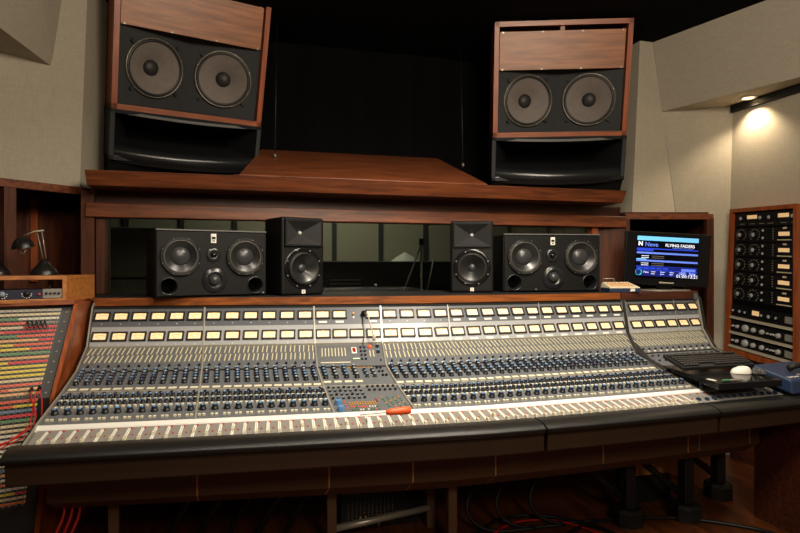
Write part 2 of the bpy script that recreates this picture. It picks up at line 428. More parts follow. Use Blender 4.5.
m.hexa([(2.405, 3.30, 1.17), (3.03, 3.34, 1.17), (3.2, 3.8, 1.17), (2.42, 3.92, 1.17), (2.405, 3.30, 1.228), (3.03, 3.34, 1.228), (3.2, 3.8, 1.228), (2.42, 3.92, 1.228)], 'wood_dark')
tag(m.build('ledge_shelf', bevel=.003), 'short dark wooden ledge under the computer monitor', 'shelf')
# ------------------------------------------------------------------ main monitors
def cut(o, cutters):            # bake holes into a mesh
    tmp = []
    for m_ in cutters:
        c = m_.build('cutter', None, origin=(0, 0, 0)); COL.objects.link(c) if c.name not in COL.objects else None
        c.matrix_world = Matrix.Identity(4); tmp.append(c)
        b = o.modifiers.new('hole', 'BOOLEAN'); b.operation = 'DIFFERENCE'; b.solver = 'EXACT'; b.object = c
    par = o.parent; M = o.matrix_basis.copy(); o.parent = None; o.matrix_basis = Matrix.Identity(4)
    dg = bpy.context.evaluated_depsgraph_get(); dg.update()
    me = bpy.data.meshes.new_from_object(o.evaluated_get(dg)); me.name = o.name
    o.modifiers.clear(); old = o.data; o.data = me; bpy.data.meshes.remove(old)
    o.parent = par; o.matrix_basis = M
    for c in tmp:
        d = c.data; bpy.data.objects.remove(c); bpy.data.meshes.remove(d)
def hole(T, r, depth, n=40, r2=None):
    m = MB(); m.cyl(r if r2 is None else r2, -depth, .1, 'void', n, T, r2=r); return m
def woofer(mb_parent, T, r, mats=('rim', 'surround', 'cone', 'dustcap'), deep=.28, capr=.3, n=40, bolts=8):
    w = MB(); w.lathe([(r * 1.0, 0), (r * 1.0, .016), (r * .955, .018), (r * .95, .006)], mats[0], n, T)
    if bolts:
        for k in range(bolts):
            a = 2 * PI * (k + .5) / bolts
            w.cyl(r * .022, .0, .021, 'steel', 6, T @ TR(r * .975 * math.cos(a), r * .975 * math.sin(a), 0))
    o = w.build('woofer', mb_parent, world=False)
    c = MB(); c.lathe([(r * .95, .012), (r * .90, .021), (r * .85, .012)], mats[1], n, T); c.build('surround', o, world=False)
    c = MB(); c.lathe([(r * .85, .013), (r * .6, .013 - deep * r * .35), (r * .25, .013 - deep * r)], mats[2], n, T)
    c.build('cone', o, world=False)
    c = MB(); d0 = .013 - deep * r * .95; R = r * capr
    c.lathe([(R * math.cos(a * PI / 16), d0 + R * .55 * math.sin(a * PI / 16)) for a in range(9)], mats[3], n, T); c.build('dust_cap', o, world=False)
    return o
def main_monitor(loc, yaw, tilt, w, h, label):
    t = empty('main_monitor', loc, yaw, tilt, label=label, cat='speaker', group='large main monitors in the soffit')
    dep = .34; th = .032
    m = MB()
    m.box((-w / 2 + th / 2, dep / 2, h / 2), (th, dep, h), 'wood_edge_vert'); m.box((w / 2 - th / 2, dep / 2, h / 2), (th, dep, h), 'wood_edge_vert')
    m.box((0, dep / 2, h - th / 2), (w, dep, th), 'wood_edge'); m.box((0, dep / 2, th / 2), (w, dep, th), 'wood_edge')
    m.box((0, dep - .01, h / 2), (w - .02, .02, h - .02), 'void')
    m.build('cabinet', t, world=False)
    m = MB(); m.box((0, .04, h * .755), (w - 2 * th - .012, .02, h * .33), 'wood_panel'); p = m.build('wood_panel', t, world=False, bevel=.002)
    for i in range(4):
        for z in (.595, .912): MB().cyl(.006, 0, .006, 'steel', 8, TR((i - 1.5) * w * .29, .03, h * z) @ FR).build('screw', p, world=False)
    MB().box((0, .05, h * .94), (.03, .03, h * .05), 'wood_panel').build('strut', t, world=False)
    # V shaped baffle
    yb = .055; yc = .16; xb = w / 2 - th; z0 = th; z1 = h * .6
    m = MB(); m.pext([(-xb, yb), (0, yc), (xb, yb), (xb, .29), (-xb, .29)], z0, z1, 'baffle'); bf = m.build('baffle', t, world=False)
    MB().pext([(-xb, 0), (xb, 0), (xb, yb), (0, yc), (-xb, yb)], z0, z0 + .003, 'baffle').build('baffle_floor', t, world=False)
    cuts = []
    ang = math.atan2(yc - yb, xb)
    for sgn in (-1, 1):
        cx = sgn * w * .232; cy = yc - (yc - yb) * abs(cx) / xb
        T = TR(cx, cy - .003, h * .325) @ RZ(-sgn * -ang * -1) @ FR
        wf = woofer(t, T, .182, deep=.38, capr=.27)
        cuts.append(hole(T, .173, .10))
        for k in range(4):
            a = PI / 4 + k * PI / 2
            MB().box((0, 0, 0), (.03, .02, .02), 'black').build('clamp', wf, world=False).matrix_basis = T @ TR(.195 * math.cos(a), .195 * math.sin(a), .008) @ RZ(a)
    cut(bf, cuts)
    # horn
    hh = .31; hw = w + .01
    H = empty('horn', (0, 0, 0)); H.parent = t
    m = MB()
    m.box((-hw / 2 + .014, .2, -hh / 2), (.028, .4, hh), 'baffle'); m.box((hw / 2 - .014, .2, -hh / 2), (.028, .4, hh), 'baffle')
    m.box((0, .2, -.012), (hw, .4, .024), 'horn'); m.box((0, .2, -hh + .015), (hw, .4, .03), 'horn'); m.box((0, .395, -hh / 2), (hw, .01, hh), 'void')
    m.build('horn_box', H, world=False, bevel=.003)
    N = 24; K = 8
    for part, mt in (('lower_lip', 'horn'), ('upper_lip', 'hornlip')):
        vs = []; fs = []
        for i in range(N + 1):
            u = -1 + 2 * i / N
            for k in range(K + 1):
                v = k / K
                x = u * (hw / 2 - .03) * (1 - .25 * v ** 1.4)
                y = -.055 * (1 - u * u) * (1 - v) + .02 + .30 * v
                if part == 'lower_lip':
                    if k <= 5:
                        th_ = math.radians(-50 + 28 * k); y = -.055 * (1 - u * u) + .05 - .045 * math.cos(th_); z = -hh + .045 - .016 * (1 - u * u) + .045 * math.sin(th_)
                    else:
                        q_ = (k - 5) / 3; y = .05 + .26 * q_; z = -hh + .088 - .016 * (1 - u * u) * (1 - q_) + .03 * q_
                        x = u * (hw / 2 - .03) * (1 - .25 * q_)
                    if k <= 5: x = u * (hw / 2 - .03)
                else: z = -.022 - .012 * (1 - u * u) * (1 - v) - .07 * v
                vs.append((x, y, z))
        for i in range(N):
            for k in range(K):
                a = i * (K + 1) + k; fs.append((a, a + K + 1, a + K + 2, a + 1))
        m = MB(); m.add(vs, fs, mt if part == 'lower_lip' else 'horn', True)
        # front lip thickness
        vs2 = []; fs2 = []
        for i in range(N + 1):
            p = vs[i * (K + 1)]
            zz = p[2] + (-.022 if part == 'lower_lip' else .016)
            vs2 += [p, (p[0], p[1] + .01, zz)]
        for i in range(N): fs2.append((2 * i, 2 * i + 2, 2 * i + 3, 2 * i + 1) if part == 'upper_lip' else (2 * i, 2 * i + 1, 2 * i + 3, 2 * i + 2))
        m.add(vs2, fs2, mt, True)
        m.build(part, H, world=False)
    m = MB()
    for sgn in (-1, 1):
        a = hw / 2 - .03; b = a * .75
        m.add([(sgn * a, .02, -hh + .03), (sgn * b, .32, -hh + .115), (sgn * b, .32, -.092), (sgn * a, .02, -.022)], [(0, 1, 2, 3)], 'horn')
    m.add([(-.36, .32, -hh + .1), (.36, .32, -hh + .1), (.36, .32, -.08), (-.36, .32, -.08)], [(0, 1, 2, 3)], 'void')
    m.build('horn_throat', H, world=False)
    H['_'] = 0; del H['_']
    m = MB(); m.hexa([(-w / 2 + .0, .10, -hh - .16), (w / 2 - .0, .10, -hh - .16), (w / 2 - .0, .36, -hh - .10), (-w / 2 + .0, .36, -hh - .10), (-w / 2, .02, -hh), (w / 2, .02, -hh), (w / 2, .36, -hh), (-w / 2, .36, -hh)], 'blackmatte')
    m.build('support_base', t, world=False)
    return t
main_monitor((-.245, 4.09, 2.35), math.radians(16), math.radians(16), .93, .84, 'left large main monitor, wooden cabinet tilted steeply, above the left three-way speaker')
main_monitor((2.24, 3.78, 2.313), math.radians(-20), math.radians(13), .93, .775, 'right large main monitor, wooden cabinet standing upright beside the beige right wall panels')
# ------------------------------------------------------------------ three way midfields
def ring_screws(m, r, n, T, z=.004):
    for k in range(n):
        a = 2 * PI * (k + .5) / n; m.cyl(.004, 0, z, 'steel', 6, T @ TR(r * math.cos(a), r * math.sin(a), 0))
def three_way(loc, yaw, w, h, label):
    t = empty('three_way_speaker', loc, yaw, label=label, cat='speaker', group='three-way monitors on the ledge')
    cb = MB().box((0, .19, h / 2), (w, .36, h), 'speakerblack').build('cabinet', t, world=False, bevel=.012, bseg=3); cuts = []
    m = MB(); m.box((0, .005, h / 2), (w - .02, .012, h - .02), 'speakerblack')
    for x in (-.46, -.17, .17, .46):
        for z in (.045, .955): m.cyl(.005, 0, .003, 'steel', 6, TR(x * w, -.001, z * h) @ FR)
    fp = m.build('front_plate', t, world=False)
    MB().box((0, .01, h - .001), (w - .01, .02, .006), 'hornlip').build('top_highlight', t, world=False)  # pale strip paints the highlight along the cabinet's top front edge
    for sx in (-1, 1):
        T = TR(sx * w * .287, -.002, h * .605) @ FR
        wf = woofer(t, T, w * .172, ('surround', 'surround', 'coneblack', 'dome'), deep=.32, capr=.52, bolts=8)
        cuts.append(hole(T, w * .162, .06))
        MB().lathe([(w * .135, .014), (w * .142, .02), (w * .149, .014)], 'rimdark', 36, T).build('rim', wf, world=False)
        P = TR(sx * w * .385, -.002, h * .165) @ FR
        MB().lathe([(w * .082, 0), (w * .076, .006), (w * .068, 0), (w * .062, -.05)], 'horn', 28, P).disc(w * .062, -.08, 'void', 28, P).build('port', t, world=False)
        cuts.append(hole(P, w * .068, .1))
    for o_ in (cb, fp): cut(o_, cuts if o_ is fp else cuts)
    T = TR(0, -.002, h * .63) @ FR
    MB().lathe([(w * .068, 0), (w * .064, .006), (w * .03, .001)], 'horn', 28, T).lathe([(w * .024 * math.cos(a * PI / 12), .002 + w * .02 * math.sin(a * PI / 12)) for a in range(7)], 'gloss', 20, T).build('tweeter', t, world=False)
    T = TR(w * .01, -.002, h * .25) @ FR
    md = MB().lathe([(w * .115, 0), (w * .11, .008), (w * .08, .0025), (w * .075, .008), (w * .07, .003), (w * .05, .001)], 'horn', 32, T).build('midrange_driver', t, world=False)
    MB().lathe([(w * .052 * math.cos(a * PI / 12), .002 + w * .04 * math.sin(a * PI / 12)) for a in range(7)], 'dome', 24, T).build('dome', md, world=False)
    m = MB(); m.box((0, -.003, h * .88), (.028, .004, .05), 'white'); m.box((0, -.006, h * .885), (.02, .003, .014), 'black'); m.box((0, -.006, h * .84), (.012, .003, .006), 'black')
    tag(m.build('badge', t, world=False), 'white maker badge')
    return t
three_way((-.088, 3.443, 1.230), math.radians(13.6), .60, .362, 'left three-way speaker lying on the ledge under the left main monitor')
three_way((2.00, 3.455, 1.230), math.radians(-9), .655, .372, 'right three-way speaker lying on the ledge beside the beige keypad box')
# ------------------------------------------------------------------ two way nearfields
def two_way(loc, yaw, w, h, label):
    t = empty('two_way_speaker', loc, yaw, label=label, cat='speaker', group='two-way monitors on the ledge')
    cb = MB().box((0, .12, h / 2), (w, .24, h), 'speakerblack').build('cabinet', t, world=False, bevel=.014, bseg=3)
    zc = h * .80; a = w * .40; b = h * .15; y0 = -.001
    m = MB(); c = (0, .05, zc + .005); s_ = .012
    inn = [(-s_, .05, zc - s_), (s_, .05, zc - s_), (s_, .05, zc + s_), (-s_, .05, zc + s_)]
    # raised frame with the flared waveguide inside it
    out = [(-a, -.014, zc - b), (a, -.014, zc - b), (a, -.014, zc + b), (-a, -.014, zc + b)]
    m.add([(p[0], -.014, p[2]) for p in out] + [(p[0] * .12, .05, zc + (p[2] - zc) * .12) for p in out], [(0, 1, 5, 4), (1, 2, 6, 5), (2, 3, 7, 6), (3, 0, 4, 7), (4, 5, 6, 7)], 'waveguide')
    big = [(-a - .012, zc - b - .012), (a + .012, zc - b - .012), (a + .012, zc + b + .012), (-a - .012, zc + b + .012)]
    m.add([(p[0], -.001, p[1]) for p in big] + [(p[0] * .97, -.014, zc + (p[1] - zc) * .97) for p in big] + out, [(0, 1, 5, 4), (1, 2, 6, 5), (2, 3, 7, 6), (3, 0, 4, 7), (4, 5, 9, 8), (5, 6, 10, 9), (6, 7, 11, 10), (7, 4, 8, 11)], 'speakerblack')
    wg = m.build('waveguide', t, world=False)
    MB().lathe([(.012 * math.cos(q * PI / 12), .001 + .012 * math.sin(q * PI / 12)) for q in range(7)], 'knobsilver', 16, TR(0, .046, zc) @ FR).build('tweeter', wg, world=False)
    hb = MB().box((0, .02, zc), (2 * a, .09, 2 * b), 'void')
    T = TR(0, -.002, h * .345) @ FR
    cut(cb, [hb, hole(T, w * .328, .07)])
    wf = woofer(t, T, w * .345, ('surround', 'surround', 'coneblack', 'dome'), deep=.4, capr=.26, bolts=0)
    MB().lathe([(w * .30, .014), (w * .305, .02), (w * .315, .014)], 'rimdark', 40, T).build('rim', wf, world=False)
    m = MB(); m.lathe([(w * .36, .0005), (w * .42, .004), (w * .44, .0005)], 'gloss', 40, T)
    ring_screws(m, w * .40, 8, T, .007); m.build('trim_ring', t, world=False)
    m = MB(); m.box((0, -.004, h * .045), (.022, .004, .022), 'white'); m.box((0, -.007, h * .05), (.005, .002, .010), 'orange'); m.box((0, -.007, h * .033), (.005, .002, .003), 'orange')
    tag(m.build('badge', t, world=False), 'small white maker badge')
    return t
two_way((.404, 3.474, 1.230), math.radians(20), .27, .447, 'left two-way speaker, tall black box with flared horn, turned right beside the left three-way speaker')
two_way((1.46, 3.50, 1.230), math.radians(-20), .268, .452, 'right two-way speaker, tall black box with flared horn, left of the right three-way speaker')
# ------------------------------------------------------------------ hanging cords
for x0, y0, x1, y1, lb in ((277, -5, 275, 163, 'thin dark cord hanging in front of the curtain beside the left main monitor'), (472, -5, 463, 172, 'thin dark cord hanging in front of the curtain left of the right main monitor')):
    b = onY(x1, y1, 4.20); a = Vector((b.x + .02, 4.3, CZ)); b.z = 2.155
    m = MB(); m.tube([a, (a + b) / 2 + Vector((0, 0, -.01)), b], .004, 'cable_black'); m.lathe([(0, -.02), (.012, -.008), (.012, .006), (0, .02)], 'rim', 8, TR(b.x, b.y, b.z))
    tag(m.build('hanging_cord'), lb, 'cord', 'cords in front of the curtain')
# ------------------------------------------------------------------ mixing console
con = empty('mixing_console', (1.15, 2.8, 0), label='huge grey analogue mixing console with rows of meters, knobs and faders and a black armrest', cat='mixing console')
PROF = [(3.24, 1.174), (3.175, 1.08), (3.11, .979), (2.895, .893), (2.65, .846), (2.388, .7945), (2.365, .785), (2.245, .762)]
BX = [-.69, -.132, .444, .81, 1.20, 1.785, 2.385, 2.80, 3.0]
XL, XR = BX[0], BX[-1]
CH = [12, 12, 8, 8, 12, 12, 8, 4]; MT = [6, 6, 4, 4, 6, 6, 4, 2]
MID = (2.385, 2.425)
def S(k, f):                   # point on profile strip k at fraction f (0 top .. 1 bottom) -> y,z
    a, b = PROF[k], PROF[k + 1]; return a[0] + (b[0] - a[0]) * f, a[1] + (b[1] - a[1]) * f
def place(k, f, x, lift=0):     # world matrix: z = surface normal, x = along console, y = up-slope
    y, z = S(k, f); a, b = PROF[k], PROF[k + 1]
    n = Vector((0, -(a[1] - b[1]), a[0] - b[0])).normalized()
    y2 = y + offx(x, y)
    sl = (offx(x + .05, y) - offx(x - .05, y)) / .1
    xd = Vector((1, sl, 0)).normalized()
    n = (n - xd * n.dot(xd)).normalized()
    return frame_from(n, Vector((xw(x, y), y2, z)) + n * lift, xd)
def strip(name, k0, k1, mt, x0=XL, x1=XR, th=.02, seg=40):
    pr = PROF[k0:k1 + 1]
    poly = [(p[0], p[1]) for p in pr] + [(p[0] + .004, p[1] - th) for p in reversed(pr)]
    return MB(W).ext(poly, x0, x1, mt, seg).build(name, con)
strip('upper_meter_panel', 0, 1, 'meterpanel'); strip('lower_meter_panel', 1, 2, 'panelgrey2')  # lower panel's paler grey has ceiling-lamp glare put into its colour
strip('routing_panel', 2, 3, 'panelgrey'); strip('equaliser_panel', 3, 4, 'panelgrey'); strip('monitor_panel', 4, 5, 'panelgrey')
# bright step and fader panel
MB(W).ext([(2.390, .7955), (2.387, .798), (2.368, .7895), (2.365, .78)], XL - .01, XR, 'alu', 40).build('scribble_strip', con)
strip('fader_panel', 6, 7, 'faderpanel')
MB(W).ext([(2.247, .768), (2.241, .768), (2.241, .75), (2.247, .75)], XL - .02, XR, 'alu', 40).build('front_trim', con)
MB(W).ext([(3.118, .989), (3.104, .987), (3.108, .971), (3.12, .974)], XL, XR, 'trimalu', 40).build('trim_rail', con)
MB(W).ext([(2.9, .898), (2.89, .896), (2.89, .890), (2.9, .892)], XL, XR, 'black', 40).build('panel_joint', con)
MB(W).ext([(2.655, .851), (2.645, .849), (2.645, .843), (2.655, .845)], XL, XR, 'trimalu', 40).build('panel_joint', con)
MB(W).ext([(3.255, 1.179), (3.235, 1.181), (3.235, 1.169), (3.255, 1.169)], XL, XR, 'black', 40).build('top_trim', con)
# carcass
MB(W).ext([(3.26, 1.172), (3.24, 1.15), (3.10, .95), (2.88, .865), (2.64, .818), (2.40, .77), (2.25, .745), (2.3, .66), (3.26, .60)], XL, XR, 'blackmatte', 40).build('carcass', con)
# bay separators following the curve
def sep(x, wd, mt, k0=0, k1=5, h=.006):
    pr = PROF[k0:k1 + 1]
    poly = [(p[0] - .003, p[1] + h) for p in pr] + [(p[0], p[1] - .01) for p in reversed(pr)]
    MB(W).ext(poly, x - wd / 2, x + wd / 2, mt).build('bay_separator', con)
for x in BX[1:-1]:
    if abs(x - MID[0]) > .05: sep(x, .008 if x < .9 else .005, 'trimalu', 0, 5 if x < .9 else 3, .005)
sep(MID[0] - .002, .004, 'trimalu'); sep(MID[0] + .012, .022, 'black', h=.012); sep(MID[0] + .026, .003, 'trimalu')
def side(x0, x1, mt, h=.02, name='end_cheek'):
    pr = PROF[:]
    poly = [(p[0] - .006, p[1] + h) for p in pr] + [(2.25, .70), (3.27, .60), (3.27, 1.2)]
    MB(W).ext(poly, x0, x1, mt).build(name, con)
side(XL - .018, XL - .012, 'blackmatte', .008)
side(XL - .012, XL - .005, 'trimalu', .010, 'edge_trim')
side(XR, XR + .012, 'trimalu', .014, 'edge_trim'); side(XR + .012, XR + .04, 'black', .01)
MB(W).box((XR - .01, 3.235, 1.194), (.035, .03, .04), 'panelgrey').build('corner_bracket', con)
# --- meters
def vu_mb():
    f = MB(); a, b = .0405, .0262
    f.box((0, 0, .002), (2 * a, 2 * b, .004), 'meterframe')
    f.box((0, b - .004, .007), (2 * a, .008, .008), 'meterframe'); f.box((0, -b + .004, .006), (2 * a, .008, .006), 'meterframe')
    f.box((-a + .0045, 0, .006), (.009, 2 * b, .006), 'meterframe'); f.box((a - .0045, 0, .006), (.009, 2 * b, .006), 'meterframe')
    d = MB(); d.box((0, -.001, .0045), (2 * a - .013, 2 * b - .012, .002), 'meterface'); d.add([(-.012, b - .013, .0057), (.012, b - .013, .0057), (.007, b - .0085, .0057), (-.007, b - .0085, .0057)], [(0, 1, 2, 3)], 'meterlamp')
    vs = []; fs = []
    for k in range(9):
        t_ = math.radians(125 - 70 * k / 8)
        for r in (.040, .0412): vs.append((r * math.cos(t_), r * math.sin(t_) - .032, .0058))
    for k in range(8): fs.append((2 * k, 2 * k + 1, 2 * k + 3, 2 * k + 2))
    d.add(vs, fs, 'meterink')
    nd = MB(); t_ = math.radians(128); nd.M = TR(0, -.017, .0062) @ RZ(t_ - PI / 2); nd.box((0, .013, 0), (.0008, .022, .0005), 'meterink')
    return f, d, nd
protos = {}
def put(proto, M, parent=con):
    o = proto.copy(); COL.objects.link(o); o.parent = parent
    o.matrix_basis = (parent.matrix_basis.inverted() if parent is con else Matrix.Identity(4)) @ M
    return o
CI = con.matrix_basis.inverted()
vf, vd, vn = vu_mb()
vu = vf.build('vu_meter', con, world=False, bevel=.001); dial = vd.build('dial', vu, world=False); needle = vn.build('needle', vu, world=False)
def bay_x(i):
    a, b = BX[i], BX[i + 1]
    if i == 6: a = MID[1]
    return a, b
first = True
for row in (0, 1):
    for i in range(8):
        a, b = bay_x(i); n = MT[i]
        for j in range(n):
            if i == 2 and row == 0 and j == 2: continue
            x = a + (b - a) * (j + .5) / n
            M = place(row, .48 if row == 0 else .48, x)
            if first: vu.matrix_basis = CI @ M; first = False
            else:
                o = put(vu, M)
                for ch in (dial, needle):
                    c = ch.copy(); COL.objects.link(c); c.parent = o
            LM = place(row, .86, x, .001)
            wd = .044 if (i >= 4 and i < 6) else .006
            if i == 2 and row == 0: wd = .045
            if i == 2 and row == 1: continue
            lo_ = MB().box((0, 0, 0), (wd, .011 if wd > .02 else .003, .001), 'white').build('channel_label', con, world=False); lo_.matrix_basis = CI @ LM
# --- collected small controls: first hundred of a kind stay parts, the rest is one mesh
class Kind:
    def __init__(s, name, mk, cap=100): s.name = name; s.mk = mk; s.cap = cap; s.pos = []
    def at(s, M, var=0): s.pos.append((M, var))
    def finish(s):
        eye = Vector((0, 0, EYE))
        s.pos.sort(key=lambda q: (q[0].translation - eye).length if abs((q[0].translation - eye).x) < 9 else 99)
        # leave out of the counted parts those outside the frame
        def inview(M):
            d = M.translation - eye; f = d.x * math.sin(YAW) + d.y * math.cos(YAW); r = d.x * math.cos(YAW) - d.y * math.sin(YAW)
            return f > 0 and abs(r / f) < .66
        vis = [q for q in s.pos if inview(q[0])]; rest = [q for q in s.pos if not inview(q[0])]
        parts = vis[:s.cap]; rest = vis[s.cap:] + rest
        pr = {}
        for M, v in parts:
            if v not in pr:
                m = MB(); s.mk(m, v); o = m.build(s.name, con, world=False); o.matrix_basis = CI @ M; pr[v] = o
            else: put(pr[v], M)
        if rest:
            m = MB()
            for M, v in rest: m.M = M; s.mk(m, v)
            tag(m.build(s.name + 's' if not s.name.endswith('s') else s.name, con), kind='stuff')
CAPS = ['capblue', 'capgrey', 'capnavy', 'knobblack', 'cream']
def mk_knob(m, v):
    c = v % 10; size = (.0105, .0082, .0118)[v // 10 % 10]
    m_ = m
    h = size * 1.9
    m_.lathe([(size * 1.25, 0), (size * 1.2, h * .35), (size, h * .4), (size * .92, h)], 'knobblack', 10)
    m_.disc(size * .92, h, 'knobblack', 10); m_.lathe([(size * .74, h), (size * .7, h + .0015)], CAPS[c], 10); m_.disc(size * .7, h + .0015, CAPS[c], 10)
    m_.box((0, size * .5, h + .0018), (.0012, size * .9, .0008), 'white')
class KnobMB: pass
def mk_button(m, v):
    mt = ['cream', 'knobblack', 'red', 'white', 'amber', 'green', 'orange'][v % 10]; s_ = (.0105, .008, .006)[v // 10]
    m.box((0, 0, .003), (s_, s_, .008), mt)
def mk_bar(m, v): m.box((0, 0, .0015), (.0055, .066 if v == 0 else .085, .003), 'bar')
def mk_label(m, v): m.box((0, 0, .001), (.034, .02, .002), 'cream')
def mk_fader(m, v):
    m.box((0, 0, .0006), (.011 if v != 2 else .02, .104, .0012), 'white' if v != 1 else 'panelgrey2'); m.box((0, 0, .0014), (.0022, .096, .0006), 'void' if v == 1 else 'trimalu')
def mk_cap(m, v):
    mt = ['cream', 'bluebox', 'white'][v]; w_ = .011 if v < 2 else .019; l_ = .022 if v < 2 else .05
    m.hexa([(-w_ / 2, -l_ / 2, .002), (w_ / 2, -l_ / 2, .002), (w_ / 2, l_ / 2, .002), (-w_ / 2, l_ / 2, .002), (-w_ * .4, -l_ * .36, .013), (w_ * .4, -l_ * .36, .013), (w_ * .4, l_ * .36, .013), (-w_ * .4, l_ * .36, .013)], mt)
    m.box((0, 0, .0133), (w_ * .75, .0015, .0006), 'knobblack')
def mk_dot(m, v): m.cyl(.0045 if v else .0035, 0, .003, 'red', 8)
def mk_smallknob(m, v):
    m.cyl(.0062, 0, .008, 'knobblack', 8); m.disc(.0045, .0083, CAPS[v], 8)
def mk_lamp(m, v): m.cyl(.004, 0, .004, ['amber', 'green', 'orange', 'red', 'white'][v], 6)
K_knob = Kind('knob', mk_knob); K_but = Kind('button', mk_button); K_bar = Kind('routing_switch', mk_bar); K_lab = Kind('name_plate', mk_label)
K_cap = Kind('fader_cap', mk_cap); K_tr = Kind('fader', mk_fader); K_dot = Kind('red_button', mk_dot); K_sk = Kind('selector_button', mk_smallknob); K_lm = Kind('indicator_button', mk_lamp)
R4 = random.Random(3)
for i in range(8):
    a, b = bay_x(i); n = CH[i]; p = (b - a) / n
    for j in range(n):
        x = a + p * (j + .5)
        center = (i == 2)
        # routing bars
        if not center:
            for row, f in ((0, .17), (1, .50)):
                for dx in (-.25, .2): K_bar.at(place(2, f, x + dx * p), 0)
            K_sk.at(place(2, .80, x + .2 * p), 2 if j % 2 else 3); K_but.at(place(2, .93, x - .1 * p), 3)
        if i >= 6:
            # wing bays: mostly hidden by keyboard
            for f in (.2, .5): K_sk.at(place(3, f, x), 3)
            continue
        if not center:
            lay = [.06, .20, .34, .48, .62]
            for q, f in enumerate(lay): K_knob.at(place(3, f, x + .0 * p), [0, 1, 0, 0, 1][q] if R4.random() < .85 else 2)
            K_lab.at(place(3, .86, x), 0)
            K_sk.at(place(4, .06, x + .05 * p), 3)
            for q, (f, dx, c) in enumerate(((.19, -.23, 10), (.19, .23, 12), (.39, -.23, 10), (.39, .23, 13), (.68, .0, 20))):
                K_knob.at(place(4, f, x + dx * p), c if q == 4 or R4.random() < .8 else 10)
            for f, dx in ((.29, -.23), (.29, .23), (.51, -.25), (.51, .25), (.87, -.2), (.87, .15)): K_but.at(place(4, f, x + dx * p), 0)
        # faders
cx0, cx1 = BX[2], BX[3]
def C(u): return cx0 + (cx1 - cx0) * u
# centre section
for q in range(8): K_bar.at(place(2, .36, C(.09 + q * .048)), 1)
m = MB(); m.M = place(2, .80, C(.27), .001); m.box((0, 0, 0), (.15, .007, .002), 'cream'); m.build('scale_strip', con)
m = MB(); m.M = place(2, .30, C(.56), .002); m.box((0, 0, 0), (.026, .062, .004), 'white'); m.box((0, 0, .003), (.016, .04, .003), 'redled'); m.build('digital_counter', con)
m = MB(); m.M = place(2, .68, C(.575), .002); m.box((0, 0, 0), (.04, .012, .005), 'p_green'); m.box((0, 0, .003), (.034, .008, .002), 'white'); m.build('name_plate', con)
for r_ in range(4):
    for c_ in range(2): K_sk.at(place(2, .18 + r_ * .17, C(.66 + c_ * .055)), 2)
m = MB(); m.M = place(2, .16, C(.80)); m.lathe([(.012, 0), (.012, .006), (.008, .012), (0, .014)], 'orange', 14); m.build('red_lamp', con)
for r_ in range(2):
    K_bar.at(place(2, .45, C(.79 + r_ * .05)), 0)
    K_knob.at(place(2, .15 + r_ * .25, C(.91)), 10 if r_ else 11)
K_but.at(place(2, .75, C(.93)), 11)
for q in range(4):
    for f in (.08, .24, .40, .56): K_knob.at(place(3, f, C(.08 + q * .145)), [0, 1][q % 2])
    K_lab.at(place(3, .76, C(.08 + q * .145)), 0)
for q in range(2):
    for f in (.22, .38, .54): K_knob.at(place(3, f, C(.66 + q * .11)), 10 + q)
for q in range(5):
    for r_ in range(3): K_sk.at(place(3, .1 + .2 * r_, C(.85 + (q % 2) * .05 + .02 * r_)), 2)
m = MB(); m.M = place(3, .02, C(.55), .001); m.box((0, 0, 0), (.16, .006, .003), 'amber'); m.build('scale_strip', con)
for r_ in range(4):
    for c_ in range(7): K_sk.at(place(4, .05 + r_ * .145, C(.06 + c_ * .068)), 1 if (r_ + c_) % 3 else 3)
for r_ in range(2):
    for c_ in range(6): K_sk.at(place(4, .05 + r_ * .145, C(.58 + c_ * .07)), 3)
for f in (.68, .90):
    m = MB(); m.M = place(4, f, C(.10)); m.lathe([(.017, 0), (.016, .012), (.013, .02)], 'capblue', 18); m.disc(.013, .02, 'capblue', 18); m.build('large_knob', con)
for r_ in range(2):
    for c_ in range(11): K_lm.at(place(4, .66 + r_ * .065, C(.24 + c_ * .033)), 0)
for r_ in range(2):
    for c_ in range(11): K_lm.at(place(4, .82 + r_ * .1, C(.24 + c_ * .033)), R4.choice([1, 2, 4, 1]))
for q in range(4):
    for r_ in range(6): K_lm.at(place(4, .5 + r_ * .07, C(.68 + q * .075 + r_ * .006)), 1 if (r_ + q) % 3 else 0)
for q in range(3):
    K_lm.at(place(4, .62 + q * .12, C(.185)), 2); K_lm.at(place(4, .55 + q * .05, C(.60)), 3)
m = MB(); m.M = place(0, .45, C(.585), 0); m.cyl(.006, 0, .012, 'amber', 10); m.box((0, -.02, .001), (.006, .012, .002), 'white'); m.build('toggle_switch', con)
# gooseneck microphone
P0 = place(0, .5, C(.735)).translation; P1 = place(1, .9, C(.86), .05).translation
gm = MB().lathe([(.015, 0), (.014, .02), (.008, .03)], 'black', 14, place(0, .48, C(.735))).build('gooseneck_base', con)
mid = (P0 + P1) / 2 + Vector((0, -.03, .02))
MB().tube([P0 + Vector((0, -.02, .01)), P0 * .5 + mid * .5 + Vector((0, -.03, .03)), mid, P1], .004, 'strip').build('gooseneck', con)
MB().lathe([(0, -.02), (.009, -.014), (.010, .012), (0, .018)], 'strip', 12, TR(*P1)).build('microphone_capsule', con)
MB().tube([P0 + Vector((-.01, -.01, 0)), P0 + Vector((-.012, -.07, -.1)), place(2, .1, C(.7)).translation + Vector((0, -.005, .005))], .0018, 'cable_black', 6).build('microphone_lead', con)
